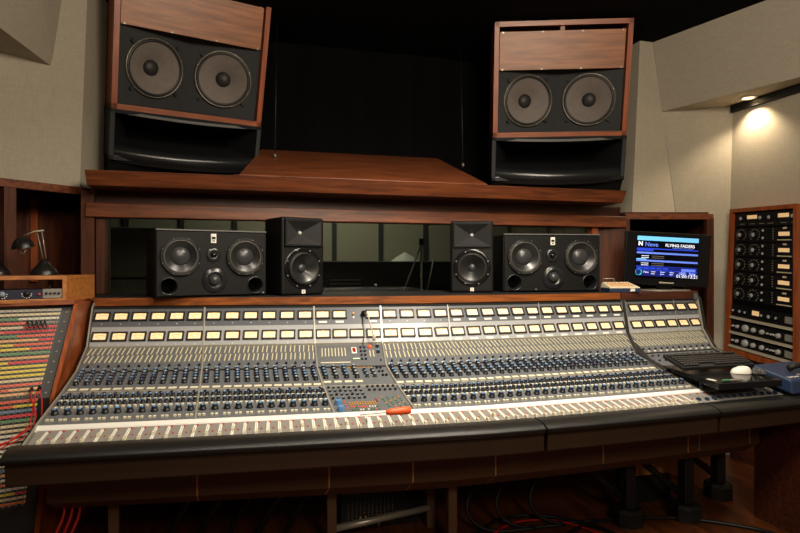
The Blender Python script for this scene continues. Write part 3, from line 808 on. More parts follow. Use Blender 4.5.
# faders: continuous bank across the front
nf = 0; x = XL + .035
while x < XR - .03:
    v = 1 if x > 2.26 else 0
    wide = .575 < x < .622
    if wide: v = 2
    K_tr.at(place(6, .5, x), v)
    K_cap.at(place(6, {0: .84, 1: .70, 2: .45}[v] - (R4.choice([0, 0, 0, .05, .3]) if v < 2 else 0), x), v)
    K_dot.at(place(6, .10, x + .012), 1); K_dot.at(place(6, .55, x + .021), 0)
    if .53 < x < .575: K_lm.at(place(6, .3, x + .012), 2)
    x += .0475 if not wide else .0475
for k in (K_knob, K_but, K_bar, K_lab, K_cap, K_tr, K_dot, K_sk, K_lm): k.finish()
# armrest in three cushions, modesty panels, legs
AR = [(2.243, .770), (2.19, .771), (2.15, .764), (2.13, .752), (2.126, .742), (2.135, .733), (2.16, .73), (2.30, .72), (2.30, .75)]
for a, b in ((XL - .045, 1.310), (1.318, 2.26), (2.268, XR + .16)):
    MB(W).ext([(2.145, .735), (2.15, .655), (2.40, .635), (2.40, .72)], a + .01, b - (.012 if b > 3 else 0), 'modesty', max(4, int((b - a) / .12))).build('front_board', con, bevel=.006)
    o = MB(W).ext(AR, a, b, 'leather', max(4, int((b - a) / .12)), sm=False).build('armrest', con, bevel=.012, bseg=3)
    for pz in o.data.polygons: pz.use_smooth = True
bx = [XL - .02, -.132, .444, .84, 1.26, 1.88, 2.44, 2.52, 2.90, 2.98]
for a, b in zip(bx[:-1], bx[1:]):
    MB(W).ext([(2.50, .66), (2.50, .445), (2.60, .375), (2.62, .38), (2.53, .45), (2.53, .66)], a + .004, b - .004, 'modesty2', 2).build('modesty_panel', con)
for b in bx[1:-1]:
    MB(W).ext([(2.502, .64), (2.502, .447), (2.60, .377), (2.62, .38), (2.53, .45), (2.53, .64)], b - .004, b + .004, 'tan', 1).build('panel_gap_strip', con)
for x, y in ((-.505, 2.75), (.46, 2.75), (1.04, 2.75), (1.03, 3.05)):
    MB().box((x, y + offx(x, y), .32), (.045, .045, .64), 'legbrown').build('leg', con, bevel=.003)
MB().tube([(.48, 2.87, .13), (1.01, 3.02, .115)], .018, 'trimalu').build('cross_bar', con)
MB().box((.6, 2.95, .62), (2.6, .3, .04), 'legbrown').build('base_frame', con)
for x, y in ((2.08, 2.77), (2.43, 2.74), (2.85, 2.95)):
    l = MB().box((x, y + .03, .33), (.06, .06, .58), 'black').build('leg', con, bevel=.004)
    MB().lathe([(.0, .09), (.07, .088), (.085, .07), (.085, .0)], 'black', 8, TR(x, y + .03, 0) @ RZ(PI / 8), sm=False).build('foot', l)
    MB().tube([(x - .42, y + .25, .50), (x - .03, y + .05, .14)], .02, 'black').build('brace', con)
MB(W).ext([(2.30, .0), (2.30, .70), (2.60, .66), (2.60, .0)], 3.06, 3.10, 'wood_dark').build('end_panel', con)
# ------------------------------------------------------------------ things on console
t = empty('keyboard_tray', (2.33, 2.45, .815), label='black tray carrying keyboard and mouse over the right end of the console', cat='tray')
m = MB(); m.hexa([(2.185, 2.28, .818), (2.56, 2.28, .818), (2.56, 2.66, .868), (2.185, 2.66, .868), (2.185, 2.28, .85), (2.56, 2.28, .85), (2.56, 2.66, .875), (2.185, 2.66, .875)], 'traytop'); m.build('board', t, bevel=.003)
for x in (2.21, 2.53):
    MB().cyl(.012, .80, .83, 'black', 10, TR(x, 2.41, 0)).build('foot', t); MB().cyl(.012, .85, .87, 'black', 10, TR(x, 2.64, 0)).build('foot', t)
m = MB(); m.box((2.20, 2.34, .857), (.016, .05, .003), 'white'); m.build('sticker', t)
mk = empty('marker_pen', (2.22, 2.30, .853), label='green-capped pale marker pen lying on the front edge of the black tray', cat='pen')
MB().cyl(.006, 0, .04, 'green', 10, TR(2.225, 2.302, .8585) @ RY(PI / 2)).build('cap', mk); MB().cyl(.005, 0, .08, 'p_grey', 10, TR(2.265, 2.302, .8585) @ RY(PI / 2)).build('barrel', mk)
kb = empty('computer_keyboard', (2.388, 2.56, .885), label='black computer keyboard tilted on the back of the tray over the console', cat='keyboard')
kT = Matrix(((1, 0, 0, 2.17), (0, .97, -.26, 2.49), (0, .28, .97, .884), (0, 0, 0, 1)))
m = MB(); m.M = kT; m.box((.22, .075, .0), (.44, .155, .018), 'black'); m.build('case', kb, bevel=.003)
K_key = []
m = MB(); m.M = kT
ks = MB().box((0, 0, 0), (.0165, .0165, .008), 'keyblack'); key0 = None; cnt = 0
for r_ in range(6):
    for c_ in range(22):
        if cnt >= 100: break
        if r_ == 0 and 5 <= c_ <= 9: continue
        if key0 is None: key0 = ks.build('key', kb, world=False, bevel=.0015); o = key0
        else: o = key0.copy(); COL.objects.link(o); o.parent = kb
        o.matrix_basis = kb.matrix_basis.inverted() @ kT @ TR(.02 + c_ * .0191, .018 + r_ * .0215 + (.006 if r_ == 5 else 0), .0125); cnt += 1
for c_ in range(22):
    m.box((.02 + c_ * .0191, .018 + 5 * .0215 + .006, .0125), (.0165, .0165, .008), 'keyblack')
tag(m.build('keys', kb), kind='stuff')
ms = empty('computer_mouse', (2.43, 2.43, .86), label='white computer mouse on the black tray in front of the keyboard', cat='mouse')
m = MB(); N = 12; vs = []; fs = []
for i in range(N + 1):
    th = PI * .5 * i / N
    for k in range(24):
        a = 2 * PI * k / 24
        vs.append((.05 * math.cos(th) ** .7 * math.cos(a) if i < N else 0, .03 * math.cos(th) ** .7 * math.sin(a) if i < N else 0, .035 * math.sin(th) + .008 * math.cos(a) * math.cos(th) * math.sin(th)))
for i in range(N):
    for k in range(24): fs.append((i * 24 + k, i * 24 + (k + 1) % 24, (i + 1) * 24 + (k + 1) % 24, (i + 1) * 24 + k))
m.M = TR(2.465, 2.43, .8605) @ RZ(math.radians(-20)); m.add(vs, fs, 'white', True); m.build('shell', ms)
m = MB(); m.M = TR(2.465, 2.43, .8605) @ RZ(math.radians(-20)); m.cyl(.004, -.003, .003, 'black', 10, TR(-.025, 0, .03) @ RX(PI / 2)); m.build('wheel', ms)
m = MB(); rr = random.Random(5)
for q in range(7):
    a = q * .9; m.lathe([(0, -.014), (.011, -.007), (.013, .004), (0, .014)], 'trayclear', 6, TR(2.515 + .018 * math.cos(a), 2.37 + .02 * math.sin(a), .874 + .004 * (q % 3)) @ RX(q) @ RY(q * .7), sm=False)
tag(m.build('glass_trinket'), 'small clear faceted glass lump on the tray right of the white mouse', 'ornament')
bb = empty('blue_control_box', (2.66, 2.38, .775), label='dark blue box with a black handset lying on the far right end of the console', cat='remote control')
m = MB(); m.hexa([(2.60, 2.26, .776), (2.93, 2.30, .776), (2.93, 2.56, .828), (2.60, 2.52, .828), (2.605, 2.27, .845), (2.93, 2.31, .845), (2.93, 2.55, .885), (2.605, 2.51, .885)], 'bluebox'); m.build('case', bb, bevel=.01)
m = MB(); T = Matrix(((.99, -.02, 0, 2.66), (.12, .98, -.15, 2.31), (0, .15, .98, .853), (0, 0, 0, 1))); m.M = T
for k, (w_, h_) in enumerate(((.004, .02), (.010, .012), (.004, .02), (.012, .008), (.006, .014))): m.box((-.03 + k * .016, 0, 0), (w_, h_, .001), 'white')
m.build('printed_mark', bb)
m = MB(); m.tube([(2.71, 2.38, .88), (2.74, 2.37, .895), (2.86, 2.39, .895), (2.90, 2.41, .88)], .016, 'black', 10); m.build('handset', bb)
m = MB(); m.box((2.80, 2.32, .86), (.2, .012, .008), 'trimalu'); m.build('metal_strip', bb)
sd = empty('screwdriver', (.62, 2.42, .81), label='screwdriver with a bright orange handle lying across the middle of the console', cat='screwdriver')
q = onZ(399, 411, .832); T = TR(q.x, q.y, q.z) @ RZ(math.radians(6)) @ RY(PI / 2)
MB().lathe([(0, -.055), (.010, -.052), (.0125, -.03), (.015, .0), (.0165, .03), (.014, .046), (0, .05)], 'orange', 14, T).build('handle', sd)
MB().cyl(.003, -.16, -.053, 'steel', 8, T).build('shaft', sd)
# keypad box on ledge
kp = empty('keypad_box', (2.45, 3.38, 1.229), math.radians(-12), label='beige wedge-shaped keypad box with blue edge left of the computer monitor', cat='keypad')
m = MB(); m.box((0, 0, .012), (.20, .15, .024), 'bluebox'); m.build('base', kp, world=False, bevel=.003)
m = MB(); m.hexa([(-.1, -.075, .024), (.1, -.075, .024), (.1, .075, .024), (-.1, .075, .024), (-.1, -.075, .032), (.1, -.075, .032), (.09, .075, .062), (-.09, .075, .062)], 'beige'); m.build('top_cover', kp, world=False, bevel=.003)
k0 = None
for r_ in range(3):
    for c_ in range(6):
        M = TR(-.07 + c_ * .026, -.045 + r_ * .035, .040 + r_ * .007) @ RX(.2)
        if k0 is None: k0 = MB().box((0, 0, 0), (.015, .018, .006), 'p_peach').build('key', kp, world=False); o = k0
        else: o = k0.copy(); COL.objects.link(o); o.parent = kp
        o.matrix_basis = M
MB().tube([(-.09, .06, .06), (-.09, .05, .085), (-.02, .05, .085), (-.01, .06, .06)], .003, 'steel', 6).build('wire_rest', kp, world=False)
MB().box((.05, -.076, .014), (.03, .003, .018), 'white').build('sticker', kp, world=False)
# computer monitor
sw, sh = .58, .362
cmx = empty('computer_monitor', (2.865, 3.45, 1.262), math.radians(-16), 0, math.radians(3.1), label='black flat computer monitor showing a blue automation screen on the right ledge', cat='monitor')
MB().box((0, .02, sh / 2), (sw, .045, sh), 'bezel').build('bezel', cmx, world=False, bevel=.006)
scn = MB().box((-.005, -.0035, sh * .53), (sw * .73, .004, sh * .80), 'screenblack').build('screen', cmx, world=False)
m = MB()
x0 = -.005 - sw * .36; x1 = -.005 + sw * .36; zb = sh * .145; zt = sh * .915
def sbar(u0, u1, v0, v1, mt, y=-.0065): m.box(((x0 + (x1 - x0) * (u0 + u1) / 2), y, zt + (zb - zt) * (v0 + v1) / 2), ((x1 - x0) * (u1 - u0), .001, (zt - zb) * (v1 - v0)), mt)
sbar(0, 1, 0, .105, 'scrlight'); sbar(.0, 1, .29, .315, 'scrblue'); sbar(0, .27, .30, .36, 'scrblue'); sbar(0, 1, .385, .43, 'scrmid')
sbar(0, 1, .575, .62, 'scrmid'); sbar(0, .16, .55, .575, 'scrlight'); sbar(0, 1, .725, .97, 'scrdeep'); sbar(0, 1, .725, .74, 'scrblue')
for q in range(5): sbar(.02 + q * .105, .105 + q * .105, .76, .80, 'scrblue', -.0075)
sbar(.0, 1, .82, .835, 'scrblue', -.0075); sbar(.74, .97, .76, .83, 'scrmid', -.0075); sbar(.70, .82, .85, .89, 'scrmid', -.0075); sbar(.87, .96, .85, .89, 'scrmid', -.0075)
for q in range(3): sbar(.25 + q * .15, .32 + q * .15, .86, .87, 'scrwhite', -.0075); sbar(.25 + q * .15, .31 + q * .15, .91, .92, 'scrwhite', -.0075)
sbar(.40, .41, .83, .95, 'scrmid', -.0075); sbar(.57, .58, .83, .95, 'scrmid', -.0075)
for v_ in (.475, .52, .655, .70):
    sbar(.08, .2, v_, v_ + .012, 'scrwhite'); sbar(.25, .45, v_, v_ + .012, 'p_grey')
def sp(u, v): return TR(x0 + (x1 - x0) * u, -.0075, zt + (zb - zt) * v) @ RX(PI / 2)
m.text('N', .040, 'scrwhite', sp(.055, .19), .0002, bold=.0015); m.text('Neve', .042, 'scrmid', sp(.235, .20), .0002, bold=.0006)
m.text('FLYING FADERS', .0285, 'scrwhite', sp(.70, .205), .0002, bold=.0003); sbar(.58, .92, .262, .272, 'scrmid')
m.text('Off', .024, 'scrwhite', sp(.76, .875), .0003); m.text('Stop', .024, 'scrwhite', sp(.92, .875), .0003); m.text('01:00:13:21', .032, 'scrwhite', sp(.84, .945), .0003); m.text('Time', .018, 'scrwhite', sp(.165, .88), .0003)
m.lathe([(.017, 0), (.022, 0), (.022, .001)], 'scrgreen', 20, TR(x0 + (x1 - x0) * .045, -.007, zt + (zb - zt) * .885) @ FR)
m.build('screen_graphics', cmx, world=False)
MB().box((0, -.004, sh * .055), (.10, .002, .008), 'strip').build('maker_mark', cmx, world=False)
MB().box((0, .03, -.015), (.1, .03, .05), 'gloss').build('stand_neck', cmx, world=False)
sbm = MB(); sbm.M = TR(2.865, 3.45, 1.2285) @ RZ(math.radians(-16)); sbm.pext([(.17 * math.cos(2 * PI * k / 32), .02 + .11 * math.sin(2 * PI * k / 32)) for k in range(32)], 0, .007, 'trimalu'); sbm.build('stand_base', cmx)
# ------------------------------------------------------------------ outboard rack on right wall
QC = [Vector((3.50, 3.521, 1.806)), Vector((3.50, 2.99, 1.795)), Vector((3.50, 2.99, .711)), Vector((3.50, 3.575, .772))]  # TL TR BR BL
def RW(p):   # p = (u, d, v): u across, v down, d outwards
    u, d, v = p
    a = QC[0] * (1 - u) + QC[1] * u; b = QC[3] * (1 - u) + QC[2] * u; q = a * (1 - v) + b * v
    return (q.x - d, q.y, q.z)
rk = empty('outboard_rack', (3.5, 3.26, .7), label='tall wood-framed equipment rack of black outboard units on the right wall', cat='equipment rack')
def rb(m, u0, u1, v0, v1, d0, d1, mt): m.hexa([(u0, d0, v1), (u1, d0, v1), (u1, d1, v1), (u0, d1, v1), (u0, d0, v0), (u1, d0, v0), (u1, d1, v0), (u0, d1, v0)], mt)
m = MB(RW); rb(m, -.0, .045, 0, 1, -.04, .03, 'wood_edge_vert'); rb(m, .955, 1, 0, 1, -.04, .03, 'wood_edge_vert'); rb(m, .045, .955, 0, .025, -.04, .03, 'wood_edge_vert'); rb(m, .045, .955, .965, 1, -.04, .03, 'wood_edge_vert')
m.build('frame', rk)
m = MB(RW); rb(m, .045, .955, .025, .965, -.04, -.002, 'void'); m.build('back_panel', rk)
def rknob(m, u, v, r, mt='knobblack', top='knobsilver'):
    c = Vector(RW((u, 0.006, v))); T = frame_from((-1, 0, 0), c, (0, -1, 0)); w_ = m.warp; m.warp = None
    m.lathe([(r, 0), (r * .9, .014), (r * .8, .016)], mt, 12, T); m.lathe([(r * .8, .016), (r * .3, .021), (0, .021)], top, 12, T); m.warp = w_
def rmeter(u, v, par, wu=.15, hv=.024):
    f = MB(RW); rb(f, u - wu / 2 - .012, u + wu / 2 + .012, v - hv / 2 - .008, v + hv / 2 + .008, .004, .008, 'meterframe'); o = f.build('meter', par)
    f = MB(RW); rb(f, u - wu / 2, u + wu / 2, v - hv / 2, v + hv / 2, .008, .0095, 'meterface'); f.build('dial', o)
def unit(name, u0, u1, v0, v1, label, group=None):
    t = empty(name, RW(((u0 + u1) / 2, 0, v1)), label=label, cat='rack unit', group=group)
    m = MB(RW); rb(m, u0, u1, v0 + .002, v1 - .002, -.002, .004, 'rackblack'); m.build('faceplate', t)
    return t
G = 'black outboard units in the right rack'
t = unit('rack_unit', .05, .95, .03, .125, 'topmost black rack unit with two amber meters', G)
for u in (.17, .47, .60, .93):
    m = MB(RW); rknob(m, u, .07, .016, top='knobsilver'); m.build('knob', t)
m = MB(RW)
for u in (.17, .33, .47, .60, .79, .93): rb(m, u - .04, u + .04, .105, .109, .004, .005, 'p_grey')
m.build('legends', t); rmeter(.33, .062, t); rmeter(.79, .062, t)
ords = ['first', 'second', 'third', 'fourth', 'fifth']
for r_ in range(5):
    v = .18 + r_ * .1
    t = unit('equaliser_module', .05, .60, v - .05, v + .048, 'black equaliser module with silver knobs, %s from the top on the rack left side' % ords[r_], 'equaliser modules in the right rack')
    for u, rr_ in ((.16, .019), (.37, .019)):
        m = MB(RW); rknob(m, u, v, rr_); m.build('knob', t)
        m = MB(RW)
        for k in range(11):
            a = math.radians(-50 + 28 * k); rb(m, u + .075 * math.cos(a) - .006, u + .075 * math.cos(a) + .006, v - .036 * math.sin(a) - .003, v - .036 * math.sin(a) + .003, .004, .006, 'p_grey')
        m.build('knob_scale', t)
    for dv in (-.026, .022):
        m = MB(RW); rknob(m, .52, v + dv, .012); m.build('knob', t)
    t = unit('compressor_module', .605, .95, v - .05, v + .048, 'black compressor module with amber meter, %s from the top on the rack right side' % ords[r_], 'compressor modules in the right rack')
    rmeter(.80, v - .004, t, .15, .024)
    m = MB(RW); rb(m, .70, .90, v + .03, v + .036, .004, .005, 'p_cream'); m.build('name_plate', t)
    m = MB(RW); rb(m, .78, .83, v - .045, v - .034, .004, .006, 'p_cream'); m.build('push_button', t)
    m = MB(RW)
    for k in range(5): rb(m, .635, .65, v - .036 + k * .015, v - .031 + k * .015, .004, .007, 'p_grey'); rb(m, .935, .945, v - .036 + k * .015, v - .031 + k * .015, .004, .007, 'p_grey')
    m.build('screw_column', t)
for r_, (v0, v1) in enumerate(((.66, .755), (.77, .86), (.875, .955))):
    t = unit('preamp_unit', .05, .95, v0, v1, 'black rack unit with silver knobs and pale meter, %s of three at rack bottom' % ['upper', 'middle', 'lower'][r_], 'low rack units with silver trim')
    v = (v0 + v1) / 2 - .008
    us = ((.10, .012), (.20, .014), (.28, .012), (.52, .012), (.62, .016), (.72, .012)) if r_ == 0 else ((.10, .008), (.16, .013), (.28, .026), (.40, .018), (.52, .018), (.74, .018), (.60, .007), (.65, .007), (.69, .007))
    for u, rr_ in us:
        m = MB(RW); rknob(m, u, v, rr_, 'knobblack' if r_ == 0 else 'knobsilver'); m.build('knob', t)
    m = MB(RW); rb(m, .82, .92, v - .02, v + .02, .004, .008, 'p_grey'); m.build('meter', t)
    if r_ == 0: rmeter(.42, v - .005, t, .10, .03)
    m = MB(RW); rb(m, .05, .95, v1 - .014, v1 + .002, .004, .02, 'strip'); m.build('trim_rail', t)
# downlight in right soffit
q = onZ(748, 97.6, 2.569)
dl = empty('downlight', (q.x, q.y, 2.55), label='small round recessed downlight glowing in the beige soffit at right', cat='downlight')
MB().lathe([(.055, 0), (.055, -.006), (.04, -.008), (.036, .0)], 'white', 24, TR(q.x, q.y, 2.569)).build('rim', dl)
MB().disc(.036, -.001, 'lampglow', 24, TR(q.x, q.y, 2.569)).build('lamp', dl)
DL = q.copy()
# ------------------------------------------------------------------ patchbay cabinet at left
rd = Vector((.96, .28, 0))
PB = [Vector((-.722, 3.18, 1.205)), Vector((-.775, 3.0, .81)), Vector((-.83, 2.97, .23))]
pbn = Vector((.28, -.96, 0))
def PW(p):   # p=(s leftwards m, d outwards, v 0..1 upper, 1..2 lower)
    s, d, v = p
    q = PB[0].lerp(PB[1], v) if v <= 1 else PB[1].lerp(PB[2], v - 1)
    return q - rd * s + pbn * d
pc = empty('patchbay_cabinet', (-1.0, 3.0, 0), label='wooden patchbay cabinet with rows of coloured jack strips left of the console', cat='patchbay')
def pb(m, s0, s1, v0, v1, d0, d1, mt): m.hexa([(s1, d0, v1), (s0, d0, v1), (s0, d1, v1), (s1, d1, v1), (s1, d0, v0), (s0, d0, v0), (s0, d1, v0), (s1, d1, v0)], mt)
for v0, v1 in ((0, 1), (1, 2)):
    m = MB(PW); pb(m, .0, .9, v0, v1, -.06, -.01, 'rackblack'); m.build('face_panel', pc)
m = MB(); a0, a1, a2 = PW((-.0, .02, -.03)), PW((0, .02, 1)), PW((0, .02, 2.3))
m.hexa([a1, a1 + Vector((.014, .02, 0)), Vector((-.72, 3.62, .7)), Vector((-.745, 3.62, .7)), a0, a0 + Vector((.014, .02, 0)), Vector((-.72, 3.62, 1.215)), Vector((-.745, 3.62, 1.215))], 'wood_edge_vert')
m.hexa([a2, a2 + Vector((.014, .02, 0)), Vector((-.72, 3.5, .1)), Vector((-.75, 3.5, .1)), a1, a1 + Vector((.014, .02, 0)), Vector((-.72, 3.62, .7)), Vector((-.745, 3.62, .7))], 'wood_edge_vert')
m.build('side_panel', pc, bevel=.002)
m = MB(); t0 = PW((0, .03, -.03)); t1 = PW((.9, .03, -.03))
m.hexa([t1, t0, Vector((-.725, 3.62, 1.20)), Vector((-1.5, 3.1, 1.20)), t1 + Vector((0, 0, .02)), t0 + Vector((0, 0, .02)), Vector((-.725, 3.62, 1.22)), Vector((-1.5, 3.1, 1.22))], 'wood_edge'); m.build('top_board', pc)
rows = ['p_white', 'p_cream', 'p_green|p_white', 'p_red|p_grey', 'p_cream|p_pink', 'p_red|p_pink', 'p_green|p_red', 'p_peach|p_pink', 'p_yel|p_red', 'p_yel|p_red', 'p_green', 'p_peach', 'p_yel|p_pink', 'p_yel', 'p_yel', 'p_yel', 'p_yel|p_cream', 'p_red', 'p_red|p_peach', 'p_peach', 'p_red', 'p_red|p_yel', 'p_blue', 'p_blue|p_pink', 'p_yel|p_green', 'p_cream', 'p_cream', 'p_white', 'p_white', 'p_white', 'p_white', 'p_white', 'p_grey']
def jackrow(v, dv, cols, s0=.045, s1=.88):
    m = MB(PW); c = cols.split('|'); sp_ = s1 if len(c) == 1 else s0 + random.Random(int(v * 1000)).uniform(.04, .22)
    pb(m, s0, sp_ if len(c) > 1 else s1, v - dv * .42, v + dv * .08, -.01, -.007, c[-1])
    if len(c) > 1: pb(m, sp_, s1, v - dv * .42, v + dv * .08, -.01, -.007, c[0])
    n = 36
    for k in range(n):
        s = s0 + .01 + (s1 - s0 - .02) * k / (n - 1)
        pb(m, s - .0055, s + .0055, v + dv * .16, v + dv * .56, -.01, -.0055, 'p_grey'); pb(m, s - .003, s + .003, v + dv * .22, v + dv * .50, -.0055, -.0045, 'void')
        pb(m, s - .0025, s + .0025, v - dv * .2, v - dv * .05, -.007, -.0065, 'void')
    m.build('jack_strip', pc)
rows2 = ['p_white', 'p_blue', 'p_peach', 'p_white', 'p_red|p_white', 'p_white', 'p_yel|p_pink', 'p_cream', 'p_orange', 'p_white', 'p_blue', 'p_orange', 'p_blue', 'p_orange', 'p_blue', 'p_blue']
v = .04; k = 0
while v < 1.78:
    dv = .0475 if v < .97 else .036
    c = rows[k] if k < len(rows) else rows2[(k - len(rows)) % len(rows2)]
    jackrow(v, dv, c); v += dv; k += 1
    if .965 < v < 1.01: v = 1.012
m = MB(PW); 
for k in range(9): pb(m, .016, .024, .06 + k * .11, .072 + k * .11, -.01, -.006, 'p_grey')
pb(m, .005, .035, .0, 1, -.012, -.009, 'cable_black'); m.build('rack_rail', pc)
# patch plugs and cords
for k in range(5):
    p = PW((.10 + k * .017, -.004, .15)); m = MB(); m.tube([p, p + pbn * .03 + Vector((.0, 0, -.004)), p + pbn * .045 + Vector((.006, 0, -.028))], .0035, 'cable_black', 8)
    tag(m.build('patch_plug'), 'short black patch plug, %s of five in the top row of the patchbay' % ['rightmost', 'second from right', 'middle', 'second from left', 'leftmost'][k], 'plug', 'short black plugs in the patchbay top rows')
cb = [((33, 388), [(31, 398), (36, 415), (30, 428), (12, 440), (-6, 446)], 'leftmost'), ((40, 388), [(35, 396), (29, 425), (14, 438), (-5, 449)], 'middle'), ((46, 389), [(42, 402), (40, 424), (30, 434), (6, 446), (-6, 452)], 'rightmost')]
for (sx, sy), pp, nm in cb:
    # plug point on the panel
    best = min(((Vector(PW((s / 100, 0, v / 100)))) for s in range(5, 60) for v in range(60, 100, 2)), key=lambda w: (ray(sx, sy).normalized().cross(w - Vector((0, 0, EYE)))).length)
    t = empty('patch_cable', best, label='red patch cable hanging from the patchbay, %s of the three beside the console' % nm, cat='cable', group='red patch cables')
    T = frame_from(pbn, best)
    MB().cyl(.007, 0, .04, 'cable_black', 8, T).build('plug', t)
    pts = [best + pbn * .03, best + pbn * .05 + Vector((0, 0, -.01))]
    for i, (x, y) in enumerate(pp):
        r = ray(x, y); dist = (best - Vector((0, 0, EYE))).length / r.length - .05 - .07 * i
        pts.append(Vector((0, 0, EYE)) + r * dist)
    # smooth
    sm_ = []
    for i in range(len(pts) - 1):
        for q in range(5):
            tt = q / 5; p0 = pts[max(i - 1, 0)]; p1 = pts[i]; p2 = pts[i + 1]; p3 = pts[min(i + 2, len(pts) - 1)]
            sm_.append(.5 * ((2 * p1) + (p2 - p0) * tt + (2 * p0 - 5 * p1 + 4 * p2 - p3) * tt * tt + (3 * p1 - p0 - 3 * p2 + p3) * tt ** 3))
    sm_.append(pts[-1])
    MB().tube(sm_, .0026, 'cable_red', 8).build('cord', t)
# ------------------------------------------------------------------ wooden shelf box with rack gear, lamps
sb = empty('shelf_box', (-1.0, 3.1, 1.228), label='open-fronted wooden shelf box on top of the patchbay cabinet', cat='shelf box')
fr = Vector((-.745, 3.16, 0)); fd = Vector((.93, .36, 0)); bk = Vector((.05, .36, 0))
def BXX(s, o, z): p = fr - fd * s + bk * o; return (p.x, p.y, z)
def bbx(m, s0, s1, z0, z1, mt, o0=0, o1=1): m.hexa([BXX(s1, o0, z0), BXX(s0, o0, z0), BXX(s0, o1, z0), BXX(s1, o1, z0), BXX(s1, o0, z1), BXX(s0, o0, z1), BXX(s0, o1, z1), BXX(s1, o1, z1)], mt)
Z0, Z1 = 1.227, 1.352
m = MB(); bbx(m, 0, .7, Z1 - .018, Z1, 'wood_box'); bbx(m, 0, .7, Z0, Z0 + .018, 'wood_box'); bbx(m, 0, .018, Z0 + .018, Z1 - .018, 'wood_box'); bbx(m, .682, .7, Z0 + .018, Z1 - .018, 'wood_box'); m.build('case', sb, bevel=.002)
m = MB(); bbx(m, .13, .145, Z0 + .018, Z1 - .018, 'wood_box', .5, .55); m.build('divider', sb)
ru = empty('preamp_rack_unit', BXX(.3, 0, Z0 + .018), label='dark blue multi-channel preamp unit inside the wooden shelf box', cat='rack unit')
m = MB(); bbx(m, .022, .67, Z0 + .019, Z0 + .062, 'navy', .03, .6); m.build('case', ru)
m = MB(); bbx(m, .022, .10, Z0 + .021, Z0 + .064, 'p_grey', .02, .03); m.build('grey_panel', ru)
fn = Vector((.36, -.93, 0))
for k in range(5):
    c = Vector(BXX(.165 + k * .095, .028, Z0 + .043)); T = frame_from(fn, c, tuple(fd))
    MB().lathe([(.013, 0), (.011, .014), (0, .014)], 'capgrey' if k % 2 else 'black', 12, T).build('knob', ru)
    m = MB()
    for q in range(7):
        a = PI * q / 6 + PI
        m.box((0, 0, 0), (.004, .004, .002), 'white') if 0 else m.add([tuple(T @ Vector((.019 * math.cos(a) + dx, .019 * math.sin(a) + dy, .001))) for dx, dy in ((-.002, -.002), (.002, -.002), (.002, .002), (-.002, .002))], [(0, 1, 2, 3)], 'white')
    m.build('knob_scale', ru)
c = Vector(BXX(.115, .02, Z0 + .04)); MB().lathe([(.006, 0), (.004, .006), (0, .007)], 'p_pink', 10, frame_from(fn, c, tuple(fd))).build('indicator_lamp', ru)
m = MB()
for k in range(4): 
    c = Vector(BXX(.035 + k * .017, .018, Z0 + .043)); T = frame_from(fn, c, tuple(fd)); m.cyl(.006, 0, .004, 'knobblack', 10, T)
m.build('sockets', ru)
def desk_lamp(px, label):
    r = ray(px, 275); b = Vector((0, 0, EYE)) + r * 3.02; b.z = Z1
    t = empty('desk_lamp', b, label=label, cat='lamp', group='black desk lamps on the shelf box')
    MB().lathe([(.064, 0), (.062, .014), (.052, .03), (.034, .048), (.022, .066), (.018, .075), (0, .078)], 'lampblack', 28, TR(*b)).build('base', t)
    R_ = Vector((math.cos(YAW), -math.sin(YAW), 0)); k = 3.02 / 600
    def q(dx, dy, f=0): return b + R_ * (dx * k) + Vector((0, 0, (275 - dy) * k)) + Vector((.2, -.95, 0)) * f
    MB().tube([q(2, 258), q(-2, 232, .01)], .0025, 'steel', 6).build('arm', t); MB().tube([q(-1, 258), q(-7, 231, .01)], .0025, 'steel', 6).build('arm', t)
    MB().tube([q(0, 230.5, .01), q(-9, 231.5, .02), q(-20, 236, .03)], .004, 'strip', 6).build('head_rod', t)
    ax = (R_ * -.25 + Vector((.1, -.2, .95))).normalized()
    T = frame_from(ax, q(-20, 248, .04), tuple(R_))
    MB().lathe([(.052, 0), (.050, .012), (.042, .03), (.026, .046), (.008, .055), (0, .056)], 'lampblack', 24, T).build('lamp_shade', t)
    MB().tube([q(-25, 247, .06), q(-23, 253, .07), q(-19, 254, .07), q(-16, 248, .06)], .0018, 'steel', 6).build('wire_guard', t)
    return t
desk_lamp(44, 'black halogen desk lamp with cone base and folded arm on the shelf box')
desk_lamp(-4, 'second black desk lamp, only its base edge showing at far left of the shelf')
# ------------------------------------------------------------------ under the console
ur = empty('under_desk_rack', (.78, 3.1, 0), label='dark equipment chassis with rows of small sockets standing under the console middle', cat='equipment rack')
MB().box((.78, 3.25, .13), (.44, .25, .26), 'rackblack').build('chassis', ur, bevel=.004)
m = MB()
for r_ in range(10):
    for c_ in range(12): m.box((.60 + c_ * .022, 3.122, .03 + r_ * .0135), (.006, .004, .005), 'amber' if (r_ * c_) % 5 == 1 else 'p_grey')
m.build('socket_panel', ur)
for k, x in enumerate((.66, .69, .76)): MB().cyl(.005, .02, .075, 'p_yel', 8, TR(x, 3.10, 0)).build('yellow_plug', ur)
rc = random.Random(11)
def cable(pts, r, mt, name, label, group):
    pts = [Vector(p) for p in pts]; out = []
    for i in range(len(pts) - 1):
        for q in range(6):
            tt = q / 6; p0 = pts[max(i - 1, 0)]; p1 = pts[i]; p2 = pts[i + 1]; p3 = pts[min(i + 2, len(pts) - 1)]
            out.append(.5 * ((2 * p1) + (p2 - p0) * tt + (2 * p0 - 5 * p1 + 4 * p2 - p3) * tt * tt + (3 * p1 - p0 - 3 * p2 + p3) * tt ** 3))
    out.append(pts[-1]); tag(MB().tube(out, r, mt, 8).build(name), label, 'cable', group)
where = ['left of the first brown leg', 'behind the first brown leg', 'right of the first brown leg', 'left of the second brown leg', 'nearest the second brown leg']
